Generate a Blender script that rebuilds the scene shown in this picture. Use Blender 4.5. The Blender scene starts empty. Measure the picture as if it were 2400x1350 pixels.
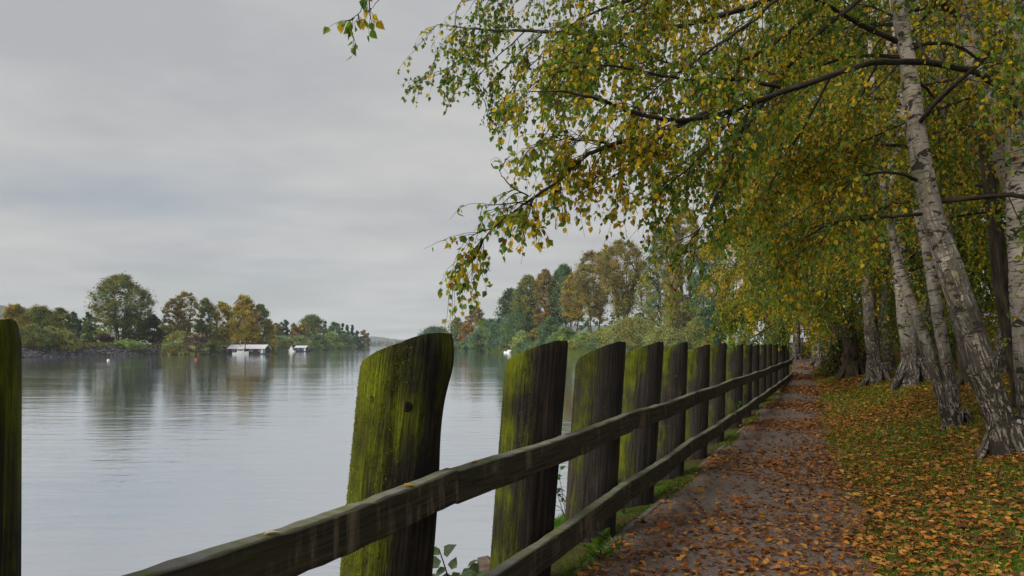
import bpy, math
import numpy as np
from mathutils import Matrix, Vector

# ------------------------------------------------------------------ camera, sky, sun, exposure
scene = bpy.context.scene
EYE = 1.55
F = 1600.0            # focal length in photograph pixels (2400 wide)
HX, HV = 1200.0, 808.0
cam_data = bpy.data.cameras.new("camera")
cam_data.sensor_width = 36.0
cam_data.lens = 36.0 * F / 2400.0
cam_data.shift_y = (HV - 675.0) / 2400.0
cam_data.clip_start = 0.05
cam_data.clip_end = 20000.0
cam = bpy.data.objects.new("camera", cam_data)
scene.collection.objects.link(cam)
cam.location = (0, 0, EYE)
cam.rotation_euler = (math.radians(90), 0, 0)
scene.camera = cam

SUN_DIR = Vector((-0.66, -0.42, 0.60)).normalized()      # towards the veiled sun over the river
SUN_EL = math.asin(SUN_DIR.z)
SUN_AZ = math.atan2(SUN_DIR.x, SUN_DIR.y)

world = bpy.data.worlds.new("World")
scene.world = world
world.use_nodes = True
wn, wl = world.node_tree.nodes, world.node_tree.links
wn.clear()
w_out = wn.new("ShaderNodeOutputWorld")
w_bg = wn.new("ShaderNodeBackground")
w_bg.inputs["Strength"].default_value = 0.050
w_sky = wn.new("ShaderNodeTexSky")
w_sky.sky_type = 'NISHITA'
w_sky.sun_disc = False
w_sky.sun_elevation = SUN_EL
w_sky.sun_rotation = SUN_AZ
w_sky.dust_density = 2.0
w_tc = wn.new("ShaderNodeTexCoord")
w_sep = wn.new("ShaderNodeSeparateXYZ")
wl.new(w_tc.outputs["Generated"], w_sep.inputs[0])
def wmath(op, a, b=None, clamp=False):
    n = wn.new("ShaderNodeMath"); n.operation = op; n.use_clamp = clamp
    for i, x in enumerate((a, b)):
        if x is None: continue
        if isinstance(x, (int, float)): n.inputs[i].default_value = x
        else: wl.new(x, n.inputs[i])
    return n.outputs[0]
zc = wmath('ADD', wmath('MAXIMUM', w_sep.outputs["Z"], 0.0), 0.10)
px = wmath('DIVIDE', w_sep.outputs["X"], zc)
py = wmath('DIVIDE', w_sep.outputs["Y"], zc)
w_com = wn.new("ShaderNodeCombineXYZ")
wl.new(px, w_com.inputs[0]); wl.new(py, w_com.inputs[1])
def wnoise(scale, detail, rough, off):
    m = wn.new("ShaderNodeMapping"); m.inputs["Location"].default_value = off
    m.inputs["Scale"].default_value = (0.8, 1.0, 1.0)
    wl.new(w_com.outputs[0], m.inputs[0])
    n = wn.new("ShaderNodeTexNoise")
    n.inputs["Scale"].default_value = scale; n.inputs["Detail"].default_value = detail
    n.inputs["Roughness"].default_value = rough
    wl.new(m.outputs[0], n.inputs["Vector"])
    return n.outputs["Fac"]
n1 = wnoise(1.05, 8.0, 0.60, (3.1, 1.7, 0))
n2 = wnoise(0.45, 4.0, 0.5, (9.3, 4.2, 0))
ramp = wn.new("ShaderNodeValToRGB")
ramp.color_ramp.elements[0].position = 0.36
ramp.color_ramp.elements[0].color = (4.02, 4.08, 4.32, 1)
ramp.color_ramp.elements[1].position = 0.62
ramp.color_ramp.elements[1].color = (5.15, 5.11, 5.08, 1)
wl.new(n1, ramp.inputs[0])
gap = wn.new("ShaderNodeValToRGB")       # thin places where the blue above shows
gap.color_ramp.elements[0].position = 0.54; gap.color_ramp.elements[0].color = (0, 0, 0, 1)
gap.color_ramp.elements[1].position = 0.70; gap.color_ramp.elements[1].color = (0.5, 0.5, 0.5, 1)
wl.new(n2, gap.inputs[0])
w_skyc = wn.new("ShaderNodeMixRGB"); w_skyc.blend_type = 'MULTIPLY'; w_skyc.inputs[0].default_value = 1.0
w_skyc.inputs[2].default_value = (0.9, 0.9, 0.9, 1)
wl.new(w_sky.outputs[0], w_skyc.inputs[1])
w_mix = wn.new("ShaderNodeMixRGB")
wl.new(gap.outputs[0], w_mix.inputs[0])
wl.new(ramp.outputs[0], w_mix.inputs[1])
wl.new(w_skyc.outputs[0], w_mix.inputs[2])
wl.new(w_mix.outputs[0], w_bg.inputs["Color"])
wl.new(w_bg.outputs[0], w_out.inputs["Surface"])

sun_data = bpy.data.lights.new("sun", 'SUN')
sun_data.energy = 1.5
sun_data.angle = math.radians(35)
sun_data.color = (1.0, 0.95, 0.87)
sun = bpy.data.objects.new("sun", sun_data)
scene.collection.objects.link(sun)
sun.rotation_euler = (-SUN_DIR).to_track_quat('-Z', 'Y').to_euler()

scene.view_settings.view_transform = 'Standard'
scene.view_settings.look = 'None'
scene.view_settings.exposure = 1.14
scene.view_settings.gamma = 1.0
scene.view_settings.use_curve_mapping = False
scene.cycles.use_denoising = True
scene.cycles.max_bounces = 8
scene.cycles.transparent_max_bounces = 8
scene.cycles.volume_bounces = 1

# ------------------------------------------------------------------ helpers
rng = np.random.default_rng(11)
C = scene.collection
COLS = {}

def P(u, v, d):
    return np.array([(u - HX) / F * d, d, EYE - (v - HV) / F * d])

def nrm(a):
    return a / np.maximum(np.linalg.norm(a, axis=-1, keepdims=True), 1e-9)

class MB:
    """collects vertices and faces (numpy) and links them as one mesh object"""
    def __init__(self):
        self.v, self.q, self.t, self.c, self.tc = [], [], [], [], []
        self.n = 0
    def add(self, v, quads=None, tris=None, col=None, tc=None):
        v = np.asarray(v, float).reshape(-1, 3)
        k = len(v)
        if quads is not None and len(quads): self.q.append(np.asarray(quads, np.int64).reshape(-1, 4) + self.n)
        if tris is not None and len(tris): self.t.append(np.asarray(tris, np.int64).reshape(-1, 3) + self.n)
        self.v.append(v)
        if col is None: col = np.ones((1, 3))
        self.c.append(np.broadcast_to(np.asarray(col, float).reshape(-1, 3), (k, 3)) if np.asarray(col).size == 3 else np.asarray(col, float).reshape(-1, 3))
        self.tc.append(np.zeros((k, 3)) if tc is None else np.asarray(tc, float).reshape(-1, 3))
        self.n += k
    def mesh(self, name, smooth=False, base=None):
        v = np.concatenate(self.v) if self.v else np.zeros((0, 3))
        if base is not None: v = v - np.asarray(base)
        q = np.concatenate(self.q) if self.q else np.zeros((0, 4), np.int64)
        t = np.concatenate(self.t) if self.t else np.zeros((0, 3), np.int64)
        me = bpy.data.meshes.new(name)
        me.vertices.add(len(v)); me.vertices.foreach_set("co", v.astype(np.float32).ravel())
        nl = len(q) * 4 + len(t) * 3
        me.loops.add(nl)
        me.loops.foreach_set("vertex_index", np.concatenate([q.ravel(), t.ravel()]).astype(np.int32))
        me.polygons.add(len(q) + len(t))
        ls = np.concatenate([np.arange(len(q)) * 4, len(q) * 4 + np.arange(len(t)) * 3]).astype(np.int32)
        me.polygons.foreach_set("loop_start", ls)
        a = me.attributes.new("col", 'FLOAT_COLOR', 'POINT')
        c = np.concatenate(self.c) if self.c else np.zeros((0, 3))
        a.data.foreach_set("color", np.concatenate([c, np.ones((len(c), 1))], 1).astype(np.float32).ravel())
        b = me.attributes.new("tc", 'FLOAT_VECTOR', 'POINT')
        b.data.foreach_set("vector", np.concatenate(self.tc).astype(np.float32).ravel())
        me.update(calc_edges=True)
        me.polygons.foreach_set("use_smooth", np.full(len(me.polygons), bool(smooth)))
        me.validate()
        return me
    def build(self, name, mat, parent=None, smooth=False, base=None):
        if base is None and parent is not None: base = world_loc(parent)
        me = self.mesh(name, smooth, base)
        me.materials.append(mat)
        o = bpy.data.objects.new(name, me)
        C.objects.link(o)
        if parent is not None: o.parent = parent
        elif base is not None: o.location = base
        return o

def world_loc(o):
    p = np.array(o.location)
    while o.parent is not None:
        o = o.parent; p = p + np.array(o.location)
    return p

def tag(o, label=None, cat=None, group=None, kind=None):
    if label: o["label"] = label
    if cat: o["category"] = cat
    if group: o["group"] = group
    if kind: o["kind"] = kind
    return o

def empty(name, loc, label, cat, group=None):
    o = bpy.data.objects.new(name, None)
    o.empty_display_size = 0.2
    C.objects.link(o)
    o.location = loc
    return tag(o, label, cat, group)

def smooth_path(pts, k=5):
    p = np.asarray(pts, float)
    if len(p) < 3: 
        t = np.linspace(0, 1, k + 1)[:, None]; return p[0] * (1 - t) + p[1] * t
    e = np.vstack([2 * p[0] - p[1], p, 2 * p[-1] - p[-2]])
    out = []
    for i in range(1, len(e) - 2):
        a, b, c, d = e[i - 1], e[i], e[i + 1], e[i + 2]
        for s in np.arange(k) / k:
            out.append(0.5 * (2 * b + (c - a) * s + (2 * a - 5 * b + 4 * c - d) * s * s + (3 * b - a - 3 * c + d) * s ** 3))
    out.append(p[-1])
    return np.array(out)

def tube(mb, pts, rad, n=8, col=(1, 1, 1), lump=0.0, seed=0, cap=True):
    """tapered tube along pts; tc = (around in m, along in m, height)"""
    p = np.asarray(pts, float); m = len(p)
    rad = np.broadcast_to(np.asarray(rad, float), (m,))
    tan = nrm(np.gradient(p, axis=0))
    ref = np.array([1.0, 0, 0]) if abs(tan[0][0]) < 0.8 else np.array([0, 1.0, 0])
    a = np.zeros((m, 3)); 
    cur = ref - tan[0] * (ref @ tan[0])
    for i in range(m):
        cur = cur - tan[i] * (cur @ tan[i]); cur = cur / np.linalg.norm(cur); a[i] = cur
    b = np.cross(tan, a)
    th = np.linspace(0, 2 * np.pi, n + 1)
    L = np.concatenate([[0], np.cumsum(np.linalg.norm(np.diff(p, axis=0), axis=1))])
    rr = rad[:, None] * np.ones((1, n + 1))
    if lump:
        g = np.random.default_rng(seed)
        for _ in range(7):
            k = g.integers(1, 6); ph = g.uniform(0, 6.28); w = g.uniform(1.0, 7.0)
            rr = rr * (1 + lump * g.uniform(0.2, 0.5) * np.sin(k * th[None] + ph + w * L[:, None]))
    v = p[:, None] + rr[..., None] * (np.cos(th)[None, :, None] * a[:, None] + np.sin(th)[None, :, None] * b[:, None])
    i, j = np.meshgrid(np.arange(m - 1), np.arange(n), indexing='ij')
    q = np.stack([i * (n + 1) + j, i * (n + 1) + j + 1, (i + 1) * (n + 1) + j + 1, (i + 1) * (n + 1) + j], -1).reshape(-1, 4)
    tc = np.stack([np.broadcast_to(th[None] * rad.mean(), (m, n + 1)), np.broadcast_to(L[:, None], (m, n + 1)), v[..., 2]], -1)
    tris = None
    vv = v.reshape(-1, 3); tcc = tc.reshape(-1, 3)
    if cap:
        vv = np.vstack([vv, p[-1:]]); tcc = np.vstack([tcc, [[0, L[-1], p[-1][2]]]])
        o = (m - 1) * (n + 1)
        tris = [(o + k, o + k + 1, len(vv) - 1) for k in range(n)]
    mb.add(vv, q, tris, col, tcc)

def tubes_batch(mb, pts, r0, r1, n=3, col=(1, 1, 1)):
    """many thin twigs at once: pts [N,m,3]"""
    N, m, _ = pts.shape
    if N == 0: return
    tan = nrm(np.gradient(pts, axis=1))
    ref = np.where(np.abs(tan[..., 2:3]) < 0.9, np.array([0, 0, 1.0]), np.array([1.0, 0, 0]))
    a = nrm(np.cross(tan, ref)); b = np.cross(tan, a)
    t = np.linspace(0, 1, m)[None, :]
    r = (np.reshape(r0, (-1, 1)) * (1 - t) + np.reshape(r1, (-1, 1)) * t)
    th = np.arange(n) / n * 2 * np.pi
    v = pts[:, :, None] + r[..., None, None] * (np.cos(th)[None, None, :, None] * a[:, :, None] + np.sin(th)[None, None, :, None] * b[:, :, None])
    I, K, J = np.meshgrid(np.arange(N), np.arange(m - 1), np.arange(n), indexing='ij')
    b0 = I * m * n + K * n
    q = np.stack([b0 + J, b0 + (J + 1) % n, b0 + n + (J + 1) % n, b0 + n + J], -1).reshape(-1, 4)
    mb.add(v.reshape(-1, 3), q, None, col)

LEAF6 = np.array([[0, 0, 0], [0.40, 0.26, 0.10], [0.30, 0.60, 0.07], [0, 1.05, -0.08], [-0.30, 0.60, 0.07], [-0.40, 0.26, 0.10]])
def add_leaves(mb, pos, d, size, col, simple=False, nrm_bias=None):
    N = len(pos)
    if N == 0: return
    d = nrm(d)
    r = rng.normal(size=(N, 3))
    if nrm_bias is not None: r = r * 0.45 + nrm_bias
    up = nrm(r - d * np.sum(r * d, 1, keepdims=True))
    s = np.cross(d, up)
    size = np.broadcast_to(np.asarray(size, float), (N,))[:, None, None]
    if simple:
        T = np.array([[0, 0, 0], [0.42, 0.42, 0.08], [0, 1.05, 0], [-0.42, 0.42, 0.08]])
    else:
        T = LEAF6
    v = pos[:, None] + size * (T[None, :, 0:1] * s[:, None] + T[None, :, 1:2] * d[:, None] + T[None, :, 2:3] * up[:, None])
    k = len(T); o = np.arange(N)[:, None] * k
    if simple: q = o + np.array([[0, 1, 2, 3]])
    else: q = np.concatenate([o + np.array([[0, 1, 2, 3]]), o + np.array([[0, 3, 4, 5]])])
    mb.add(v.reshape(-1, 3), q, None, np.repeat(col, k, axis=0))

def box(mb, lo, hi, col=(1, 1, 1)):
    x0, y0, z0 = lo; x1, y1, z1 = hi
    v = [(x0, y0, z0), (x1, y0, z0), (x1, y1, z0), (x0, y1, z0), (x0, y0, z1), (x1, y0, z1), (x1, y1, z1), (x0, y1, z1)]
    q = [(0, 3, 2, 1), (4, 5, 6, 7), (0, 1, 5, 4), (1, 2, 6, 5), (2, 3, 7, 6), (3, 0, 4, 7)]
    mb.add(v, q, None, col)

def prism(mb, poly_xz, y0, y1, col=(1, 1, 1)):
    n = len(poly_xz)
    v = [(x, y0, z) for x, z in poly_xz] + [(x, y1, z) for x, z in poly_xz]
    q = [(i, (i + 1) % n, n + (i + 1) % n, n + i) for i in range(n)]
    c0 = len(v); cx = sum(x for x, _ in poly_xz) / n; cz = sum(z for _, z in poly_xz) / n
    v += [(cx, y0, cz), (cx, y1, cz)]
    t = [((i + 1) % n, i, c0) for i in range(n)] + [(n + i, n + (i + 1) % n, c0 + 1) for i in range(n)]
    mb.add(v, q, t, col)

_S = np.random.default_rng(5)
_W = _S.normal(size=(10, 3)); _PH = _S.uniform(0, 6.28, 10)
def fnoise(p, scale=1.0):
    """smooth pseudo noise about -1..1"""
    x = np.asarray(p) * scale
    return np.sin(x @ _W.T + _PH).sum(-1) / 4.0

# ------------------------------------------------------------------ materials
def new_mat(name):
    m = bpy.data.materials.new(name); m.use_nodes = True
    nt = m.node_tree; nt.nodes.clear()
    out = nt.nodes.new("ShaderNodeOutputMaterial")
    return m, nt, out

class NT:
    def __init__(self, nt): self.nt = nt
    def n(self, typ, **kw):
        x = self.nt.nodes.new(typ)
        for k, v in kw.items(): setattr(x, k, v)
        return x
    def link(self, a, b): self.nt.links.new(a, b)
    def val(self, sock, x):
        if isinstance(x, (int, float)): sock.default_value = x
        elif isinstance(x, tuple): sock.default_value = x if len(x) == 4 or sock.type == 'VECTOR' else (*x, 1)
        else: self.link(x, sock)
    def attr(self, name, out="Color", typ='GEOMETRY'):
        a = self.n("ShaderNodeAttribute", attribute_name=name); a.attribute_type = typ
        return a.outputs[out]
    def mapping(self, vec, scale=(1, 1, 1), loc=(0, 0, 0)):
        m = self.n("ShaderNodeMapping"); m.inputs["Scale"].default_value = scale; m.inputs["Location"].default_value = loc
        self.link(vec, m.inputs[0]); return m.outputs[0]
    def noise(self, vec, scale, detail=4, rough=0.55, dist=0.0):
        m = self.n("ShaderNodeTexNoise"); m.inputs["Scale"].default_value = scale
        m.inputs["Detail"].default_value = detail; m.inputs["Roughness"].default_value = rough
        m.inputs["Distortion"].default_value = dist
        if vec is not None: self.link(vec, m.inputs["Vector"])
        return m.outputs["Fac"]
    def ramp(self, fac, stops):
        r = self.n("ShaderNodeValToRGB"); cr = r.color_ramp
        while len(cr.elements) < len(stops): cr.elements.new(0.5)
        for e, (p, c) in zip(cr.elements, stops):
            e.position = p; e.color = (c, c, c, 1) if isinstance(c, (int, float)) else (*c, 1)
        self.link(fac, r.inputs[0]); return r.outputs[0]
    def mix(self, fac, a, b, blend='MIX'):
        m = self.n("ShaderNodeMixRGB", blend_type=blend)
        self.val(m.inputs[0], fac); self.val(m.inputs[1], a); self.val(m.inputs[2], b)
        return m.outputs[0]
    def math(self, op, a, b=0.0, clamp=False):
        m = self.n("ShaderNodeMath", operation=op, use_clamp=clamp)
        self.val(m.inputs[0], a); self.val(m.inputs[1], b); return m.outputs[0]
    def bump(self, h, strength=0.5, dist=0.02):
        b = self.n("ShaderNodeBump"); b.inputs["Strength"].default_value = strength; b.inputs["Distance"].default_value = dist
        self.link(h, b.inputs["Height"]); return b.outputs[0]
    def obj(self): return self.n("ShaderNodeTexCoord").outputs["Object"]
    def pos(self): return self.n("ShaderNodeNewGeometry").outputs["Position"]
    def principled(self, color, rough=0.7, spec=0.3, normal=None, metallic=0.0):
        p = self.n("ShaderNodeBsdfPrincipled")
        self.val(p.inputs["Base Color"], color); self.val(p.inputs["Roughness"], rough)
        p.inputs["Specular IOR Level"].default_value = spec; p.inputs["Metallic"].default_value = metallic
        if normal is not None: self.link(normal, p.inputs["Normal"])
        return p.outputs[0]

def mat_leaf(name, trans=0.4, gain=1.0):
    m, nt, out = new_mat(name); N = NT(nt)
    c = N.attr("col")
    nz = N.noise(N.pos(), 90.0, 2)
    c2 = N.mix(0.35, c, N.mix(1.0, c, N.ramp(nz, [(0.35, 0.35), (0.7, 1.5)]), 'MULTIPLY'))
    d = N.principled(c2, 0.45, 0.25)
    t = N.n("ShaderNodeBsdfTranslucent"); N.link(N.mix(1.0, c2, (1.25 * gain, 1.25 * gain, 0.9 * gain), 'MULTIPLY'), t.inputs[0])
    ms = N.n("ShaderNodeMixShader"); ms.inputs[0].default_value = trans
    N.link(d, ms.inputs[1]); N.link(t.outputs[0], ms.inputs[2]); N.link(ms.outputs[0], out.inputs[0])
    return m

def mat_plain(name, color, rough=0.6, spec=0.3, var=0.3, scale=6.0, bump=0.0, metallic=0.0):
    m, nt, out = new_mat(name); N = NT(nt)
    nz = N.noise(N.obj(), scale, 5)
    c = N.mix(1.0, tuple(color), N.ramp(nz, [(0.3, 1 - var), (0.7, 1 + var)]), 'MULTIPLY')
    nb = N.bump(nz, bump, 0.02) if bump else None
    N.link(N.principled(c, rough, spec, nb, metallic), out.inputs[0])
    return m

def mat_bark_white(name, tint=(0.34, 0.295, 0.245), rough_to=2.0, dark=1.0):
    m, nt, out = new_mat(name); N = NT(nt)
    tc = N.attr("tc", "Vector")
    sep = N.n("ShaderNodeSeparateXYZ"); N.link(N.obj(), sep.inputs[0])
    z = sep.outputs[2]
    base_n = N.noise(N.obj(), 5.0, 5)
    base = N.mix(N.ramp(base_n, [(0.35, 0.0), (0.7, 1.0)]), tuple(x * 0.72 for x in tint), tuple(min(1, x * 1.25) for x in tint))
    base = N.mix(N.ramp(N.noise(N.obj(), 2.2, 3), [(0.5, 0.0), (0.7, 0.5)]), base, (0.16, 0.15, 0.05))   # algae film
    lent = N.noise(N.mapping(tc, (5.5, 36.0, 0.0)), 1.0, 3, 0.6)
    lentm = N.ramp(lent, [(0.56, 0.0), (0.64, 1.0)])
    big = N.noise(N.mapping(tc, (6.0, 8.0, 0.0)), 1.0, 4, 0.65, 0.6)
    bigm = N.ramp(big, [(0.56, 0.0), (0.60, 1.0)])
    # rugged foot of the trunk: long fissures
    rg = N.noise(N.mapping(tc, (17.0, 3.2, 0.0), (2, 6, 0)), 1.0, 4, 0.55, 0.9)
    fis = N.ramp(N.math('ABSOLUTE', N.math('SUBTRACT', rg, 0.5)), [(0.022, 1.0), (0.075, 0.0)])
    fis = N.math('MAXIMUM', fis, N.ramp(rg, [(0.33, 1.0), (0.42, 0.0)]))
    hz = N.math('ADD', z, N.math('MULTIPLY', N.math('SUBTRACT', N.noise(N.obj(), 1.6, 3), 0.5), 1.8))
    lowm = N.ramp(N.math('DIVIDE', hz, rough_to), [(0.25, 1.0), (1.0, 0.0)])
    dk = N.math('MAXIMUM', N.math('MULTIPLY', lentm, 0.75), bigm)
    dk = N.math('MAXIMUM', dk, N.math('MULTIPLY', fis, lowm))
    patch = N.ramp(N.noise(N.mapping(tc, (4.0, 1.6, 0.0), (7, 3, 0)), 1.0, 4, 0.6), [(0.53, 0.0), (0.62, 1.0)])
    dk = N.math('MAXIMUM', dk, N.math('MULTIPLY', patch, lowm))
    dk = N.math('MULTIPLY', dk, dark, True)
    darkc = N.mix(base_n, (0.010, 0.009, 0.008), (0.05, 0.04, 0.03))
    col = N.mix(dk, base, darkc)
    h = N.math('SUBTRACT', base_n, N.math('MULTIPLY', dk, 0.9))
    N.link(N.principled(col, 0.75, 0.2, N.bump(h, 0.9, 0.03)), out.inputs[0])
    return m

def mat_bark_dark(name, a=(0.012, 0.010, 0.008), b=(0.07, 0.055, 0.04), sc=(14, 3, 0)):
    m, nt, out = new_mat(name); N = NT(nt)
    tc = N.attr("tc", "Vector")
    nz = N.noise(N.mapping(tc, sc), 1.0, 5, 0.65)
    col = N.mix(N.ramp(nz, [(0.35, 0.0), (0.7, 1.0)]), a, b)
    N.link(N.principled(col, 0.85, 0.15, N.bump(nz, 0.9, 0.04)), out.inputs[0])
    return m

def mat_post(name):
    m, nt, out = new_mat(name); N = NT(nt)
    tc = N.attr("tc", "Vector"); col = N.attr("col")
    s = N.n("ShaderNodeSeparateXYZ"); N.link(col, s.inputs[0])      # R water-side, G height fraction, B extra moss
    moss_amt = N.attr("moss", "Fac", 'OBJECT')
    grey_amt = N.attr("grey", "Fac", 'OBJECT')
    o = N.obj()
    seedv = N.mapping(tc, (1, 1, 1))
    grain = N.noise(N.mapping(tc, (38.0, 1.6, 0.0)), 1.0, 6, 0.65, 0.25)
    fine = N.noise(N.mapping(tc, (110.0, 5.0, 0.0)), 1.0, 4, 0.6)
    blot = N.noise(o, 3.2, 5, 0.6)
    wood = N.mix(N.ramp(grain, [(0.36, 0.0), (0.66, 1.0)]), (0.006, 0.005, 0.004), (0.056, 0.041, 0.030))
    wood = N.mix(N.ramp(blot, [(0.42, 0.75), (0.62, 0.0)]), wood, (0.010, 0.009, 0.008))
    wood = N.mix(N.math('MULTIPLY', N.math('MULTIPLY', grey_amt, 0.55), N.ramp(fine, [(0.3, 0.2), (0.75, 1.0)])), wood, (0.20, 0.18, 0.17))
    # moss grows on the river side and round the cut top
    mn = N.math('ADD', N.math('MULTIPLY', N.noise(N.mapping(tc, (16.0, 1.6, 0.0)), 1.0, 6, 0.7, 0.5), 0.5), N.math('MULTIPLY', N.noise(N.mapping(tc, (5.0, 2.6, 0.0), (5, 9, 0)), 1.0, 4, 0.6), 0.5))
    mo = N.math('ADD', N.math('MULTIPLY', s.outputs[0], 0.60), N.math('MULTIPLY', s.outputs[2], 0.45))
    mo = N.math('ADD', mo, N.math('MULTIPLY', N.math('SUBTRACT', mn, 0.5), 3.4))
    mo = N.math('ADD', mo, N.math('SUBTRACT', moss_amt, 1.0))
    mmask = N.ramp(mo, [(0.12, 0.0), (0.55, 1.0)])
    mossc = N.mix(N.ramp(fine, [(0.3, 0.0), (0.7, 1.0)]), (0.055, 0.068, 0.003), (0.285, 0.315, 0.006))
    mossc = N.mix(N.ramp(blot, [(0.40, 0.85), (0.58, 0.0)]), mossc, (0.042, 0.040, 0.008))
    c = N.mix(mmask, wood, mossc)
    # thin green film everywhere
    c = N.mix(N.math('MULTIPLY', N.ramp(mo, [(-0.0, 0.0), (0.2, 0.5)]), 0.6), c, (0.06, 0.07, 0.012))
    # pale lichen specks
    li = N.ramp(N.noise(o, 34.0, 3, 0.7), [(0.70, 0.0), (0.74, 1.0)])
    lich_amt = N.attr("lichen", "Fac", 'OBJECT')
    c = N.mix(N.math('MULTIPLY', li, lich_amt), c, (0.42, 0.40, 0.36))
    h = N.math('ADD', N.math('MULTIPLY', grain, 1.0), N.math('MULTIPLY', N.math('MULTIPLY', mmask, fine), 0.9))
    N.link(N.principled(c, 0.88, 0.12, N.bump(h, 1.0, 0.04)), out.inputs[0])
    return m

def mat_rail(name):
    m, nt, out = new_mat(name); N = NT(nt)
    tc = N.attr("tc", "Vector"); col = N.attr("col")
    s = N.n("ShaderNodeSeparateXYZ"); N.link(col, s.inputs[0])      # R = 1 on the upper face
    grain = N.noise(N.mapping(tc, (2.2, 60.0, 0.0)), 1.0, 6, 0.62, 0.3)
    streak = N.noise(N.mapping(tc, (14.0, 1.2, 0.0)), 1.0, 5, 0.65)
    blot = N.noise(N.mapping(tc, (2.4, 5.0, 0.0)), 1.0, 4, 0.6)
    wood = N.mix(N.ramp(grain, [(0.35, 0.0), (0.7, 1.0)]), (0.011, 0.009, 0.006), (0.055, 0.042, 0.026))
    pale = N.math('MULTIPLY', N.ramp(streak, [(0.50, 0.0), (0.62, 1.0)]), N.ramp(blot, [(0.47, 0.0), (0.6, 1.0)]))
    wood = N.mix(N.math('MULTIPLY', pale, 0.8), wood, (0.165, 0.125, 0.08))
    film = N.ramp(N.noise(N.mapping(tc, (3.0, 9.0, 0.0), (4, 4, 0)), 1.0, 4), [(0.48, 0.0), (0.66, 0.35)])
    wood = N.mix(film, wood, (0.034, 0.036, 0.008))
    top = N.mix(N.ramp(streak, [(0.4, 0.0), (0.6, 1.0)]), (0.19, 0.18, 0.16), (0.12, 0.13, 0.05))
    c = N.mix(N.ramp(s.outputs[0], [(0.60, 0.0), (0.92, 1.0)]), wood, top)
    N.link(N.principled(c, 0.8, 0.2, N.bump(grain, 0.6, 0.012)), out.inputs[0])
    return m

def mat_asphalt():
    m, nt, out = new_mat("wet_asphalt"); N = NT(nt)
    p = N.pos()
    fine = N.noise(p, 120.0, 3, 0.7)
    mid = N.noise(p, 9.0, 5, 0.6)
    big = N.noise(p, 0.9, 4, 0.55)
    c = N.mix(N.ramp(fine, [(0.35, 0.0), (0.7, 1.0)]), (0.070, 0.060, 0.055), (0.24, 0.205, 0.185))
    c = N.mix(N.ramp(mid, [(0.42, 0.0), (0.62, 0.75)]), c, (0.19, 0.122, 0.082))
    c = N.mix(N.ramp(big, [(0.45, 0.0), (0.62, 0.5)]), c, (0.14, 0.098, 0.075))
    r = N.ramp(big, [(0.35, 0.42), (0.65, 0.75)])
    h = N.math('ADD', fine, N.math('MULTIPLY', mid, 0.6))
    N.link(N.principled(c, r, 0.4, N.bump(h, 0.7, 0.012)), out.inputs[0])
    return m

def mat_ground():
    m, nt, out = new_mat("ground_turf"); N = NT(nt)
    p = N.pos(); col = N.attr("col")
    s = N.n("ShaderNodeSeparateXYZ"); N.link(col, s.inputs[0])      # R: bare soil / mud, G: lush
    n1_ = N.noise(p, 2.0, 6, 0.6); n2_ = N.noise(p, 22.0, 4, 0.7)
    g = N.mix(N.ramp(n2_, [(0.3, 0.0), (0.7, 1.0)]), (0.025, 0.05, 0.006), (0.085, 0.14, 0.015))
    soil = N.mix(n2_, (0.035, 0.022, 0.012), (0.12, 0.075, 0.035))
    k = N.math('ADD', s.outputs[0], N.math('MULTIPLY', N.math('SUBTRACT', n1_, 0.5), 1.2), True)
    c = N.mix(N.ramp(k, [(0.4, 0.0), (0.6, 1.0)]), g, soil)
    N.link(N.principled(c, 0.9, 0.1, N.bump(n2_, 0.8, 0.05)), out.inputs[0])
    return m

def mat_water():
    m, nt, out = new_mat("river_water"); N = NT(nt)
    p = N.pos()
    w1 = N.noise(N.mapping(p, (0.35, 1.3, 0.0)), 1.0, 5, 0.55, 0.4)
    w2 = N.noise(N.mapping(p, (0.06, 0.22, 0.0), (3, 8, 0)), 1.0, 4, 0.5, 0.3)
    w3 = N.noise(N.mapping(p, (2.0, 5.0, 0.0)), 1.0, 3, 0.5)
    calm = N.ramp(N.noise(N.mapping(p, (0.010, 0.035, 0.0), (1, 5, 0)), 1.0, 4), [(0.38, 0.25), (0.62, 1.0)])
    h = N.math('ADD', N.math('MULTIPLY', w1, 0.16), N.math('ADD', N.math('MULTIPLY', w2, 0.36), N.math('MULTIPLY', w3, 0.012)))
    b = N.n("ShaderNodeBump"); b.inputs["Distance"].default_value = 0.36
    N.link(N.math('MULTIPLY', calm, 0.45), b.inputs["Strength"]); N.link(h, b.inputs["Height"])
    gl = N.n("ShaderNodeBsdfGlossy"); gl.inputs["Roughness"].default_value = 0.04
    gl.inputs["Color"].default_value = (0.94, 0.97, 1.0, 1); N.link(b.outputs[0], gl.inputs["Normal"])
    df = N.n("ShaderNodeBsdfDiffuse"); df.inputs["Color"].default_value = (0.17, 0.20, 0.23, 1)
    fr = N.n("ShaderNodeFresnel"); fr.inputs["IOR"].default_value = 3.2; N.link(b.outputs[0], fr.inputs["Normal"])
    fac = N.ramp(fr.outputs[0], [(0.2, 0.74), (0.7, 0.95)])
    ms = N.n("ShaderNodeMixShader"); N.link(fac, ms.inputs[0])
    N.link(df.outputs[0], ms.inputs[1]); N.link(gl.outputs[0], ms.inputs[2]); N.link(ms.outputs[0], out.inputs[0])
    return m

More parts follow.
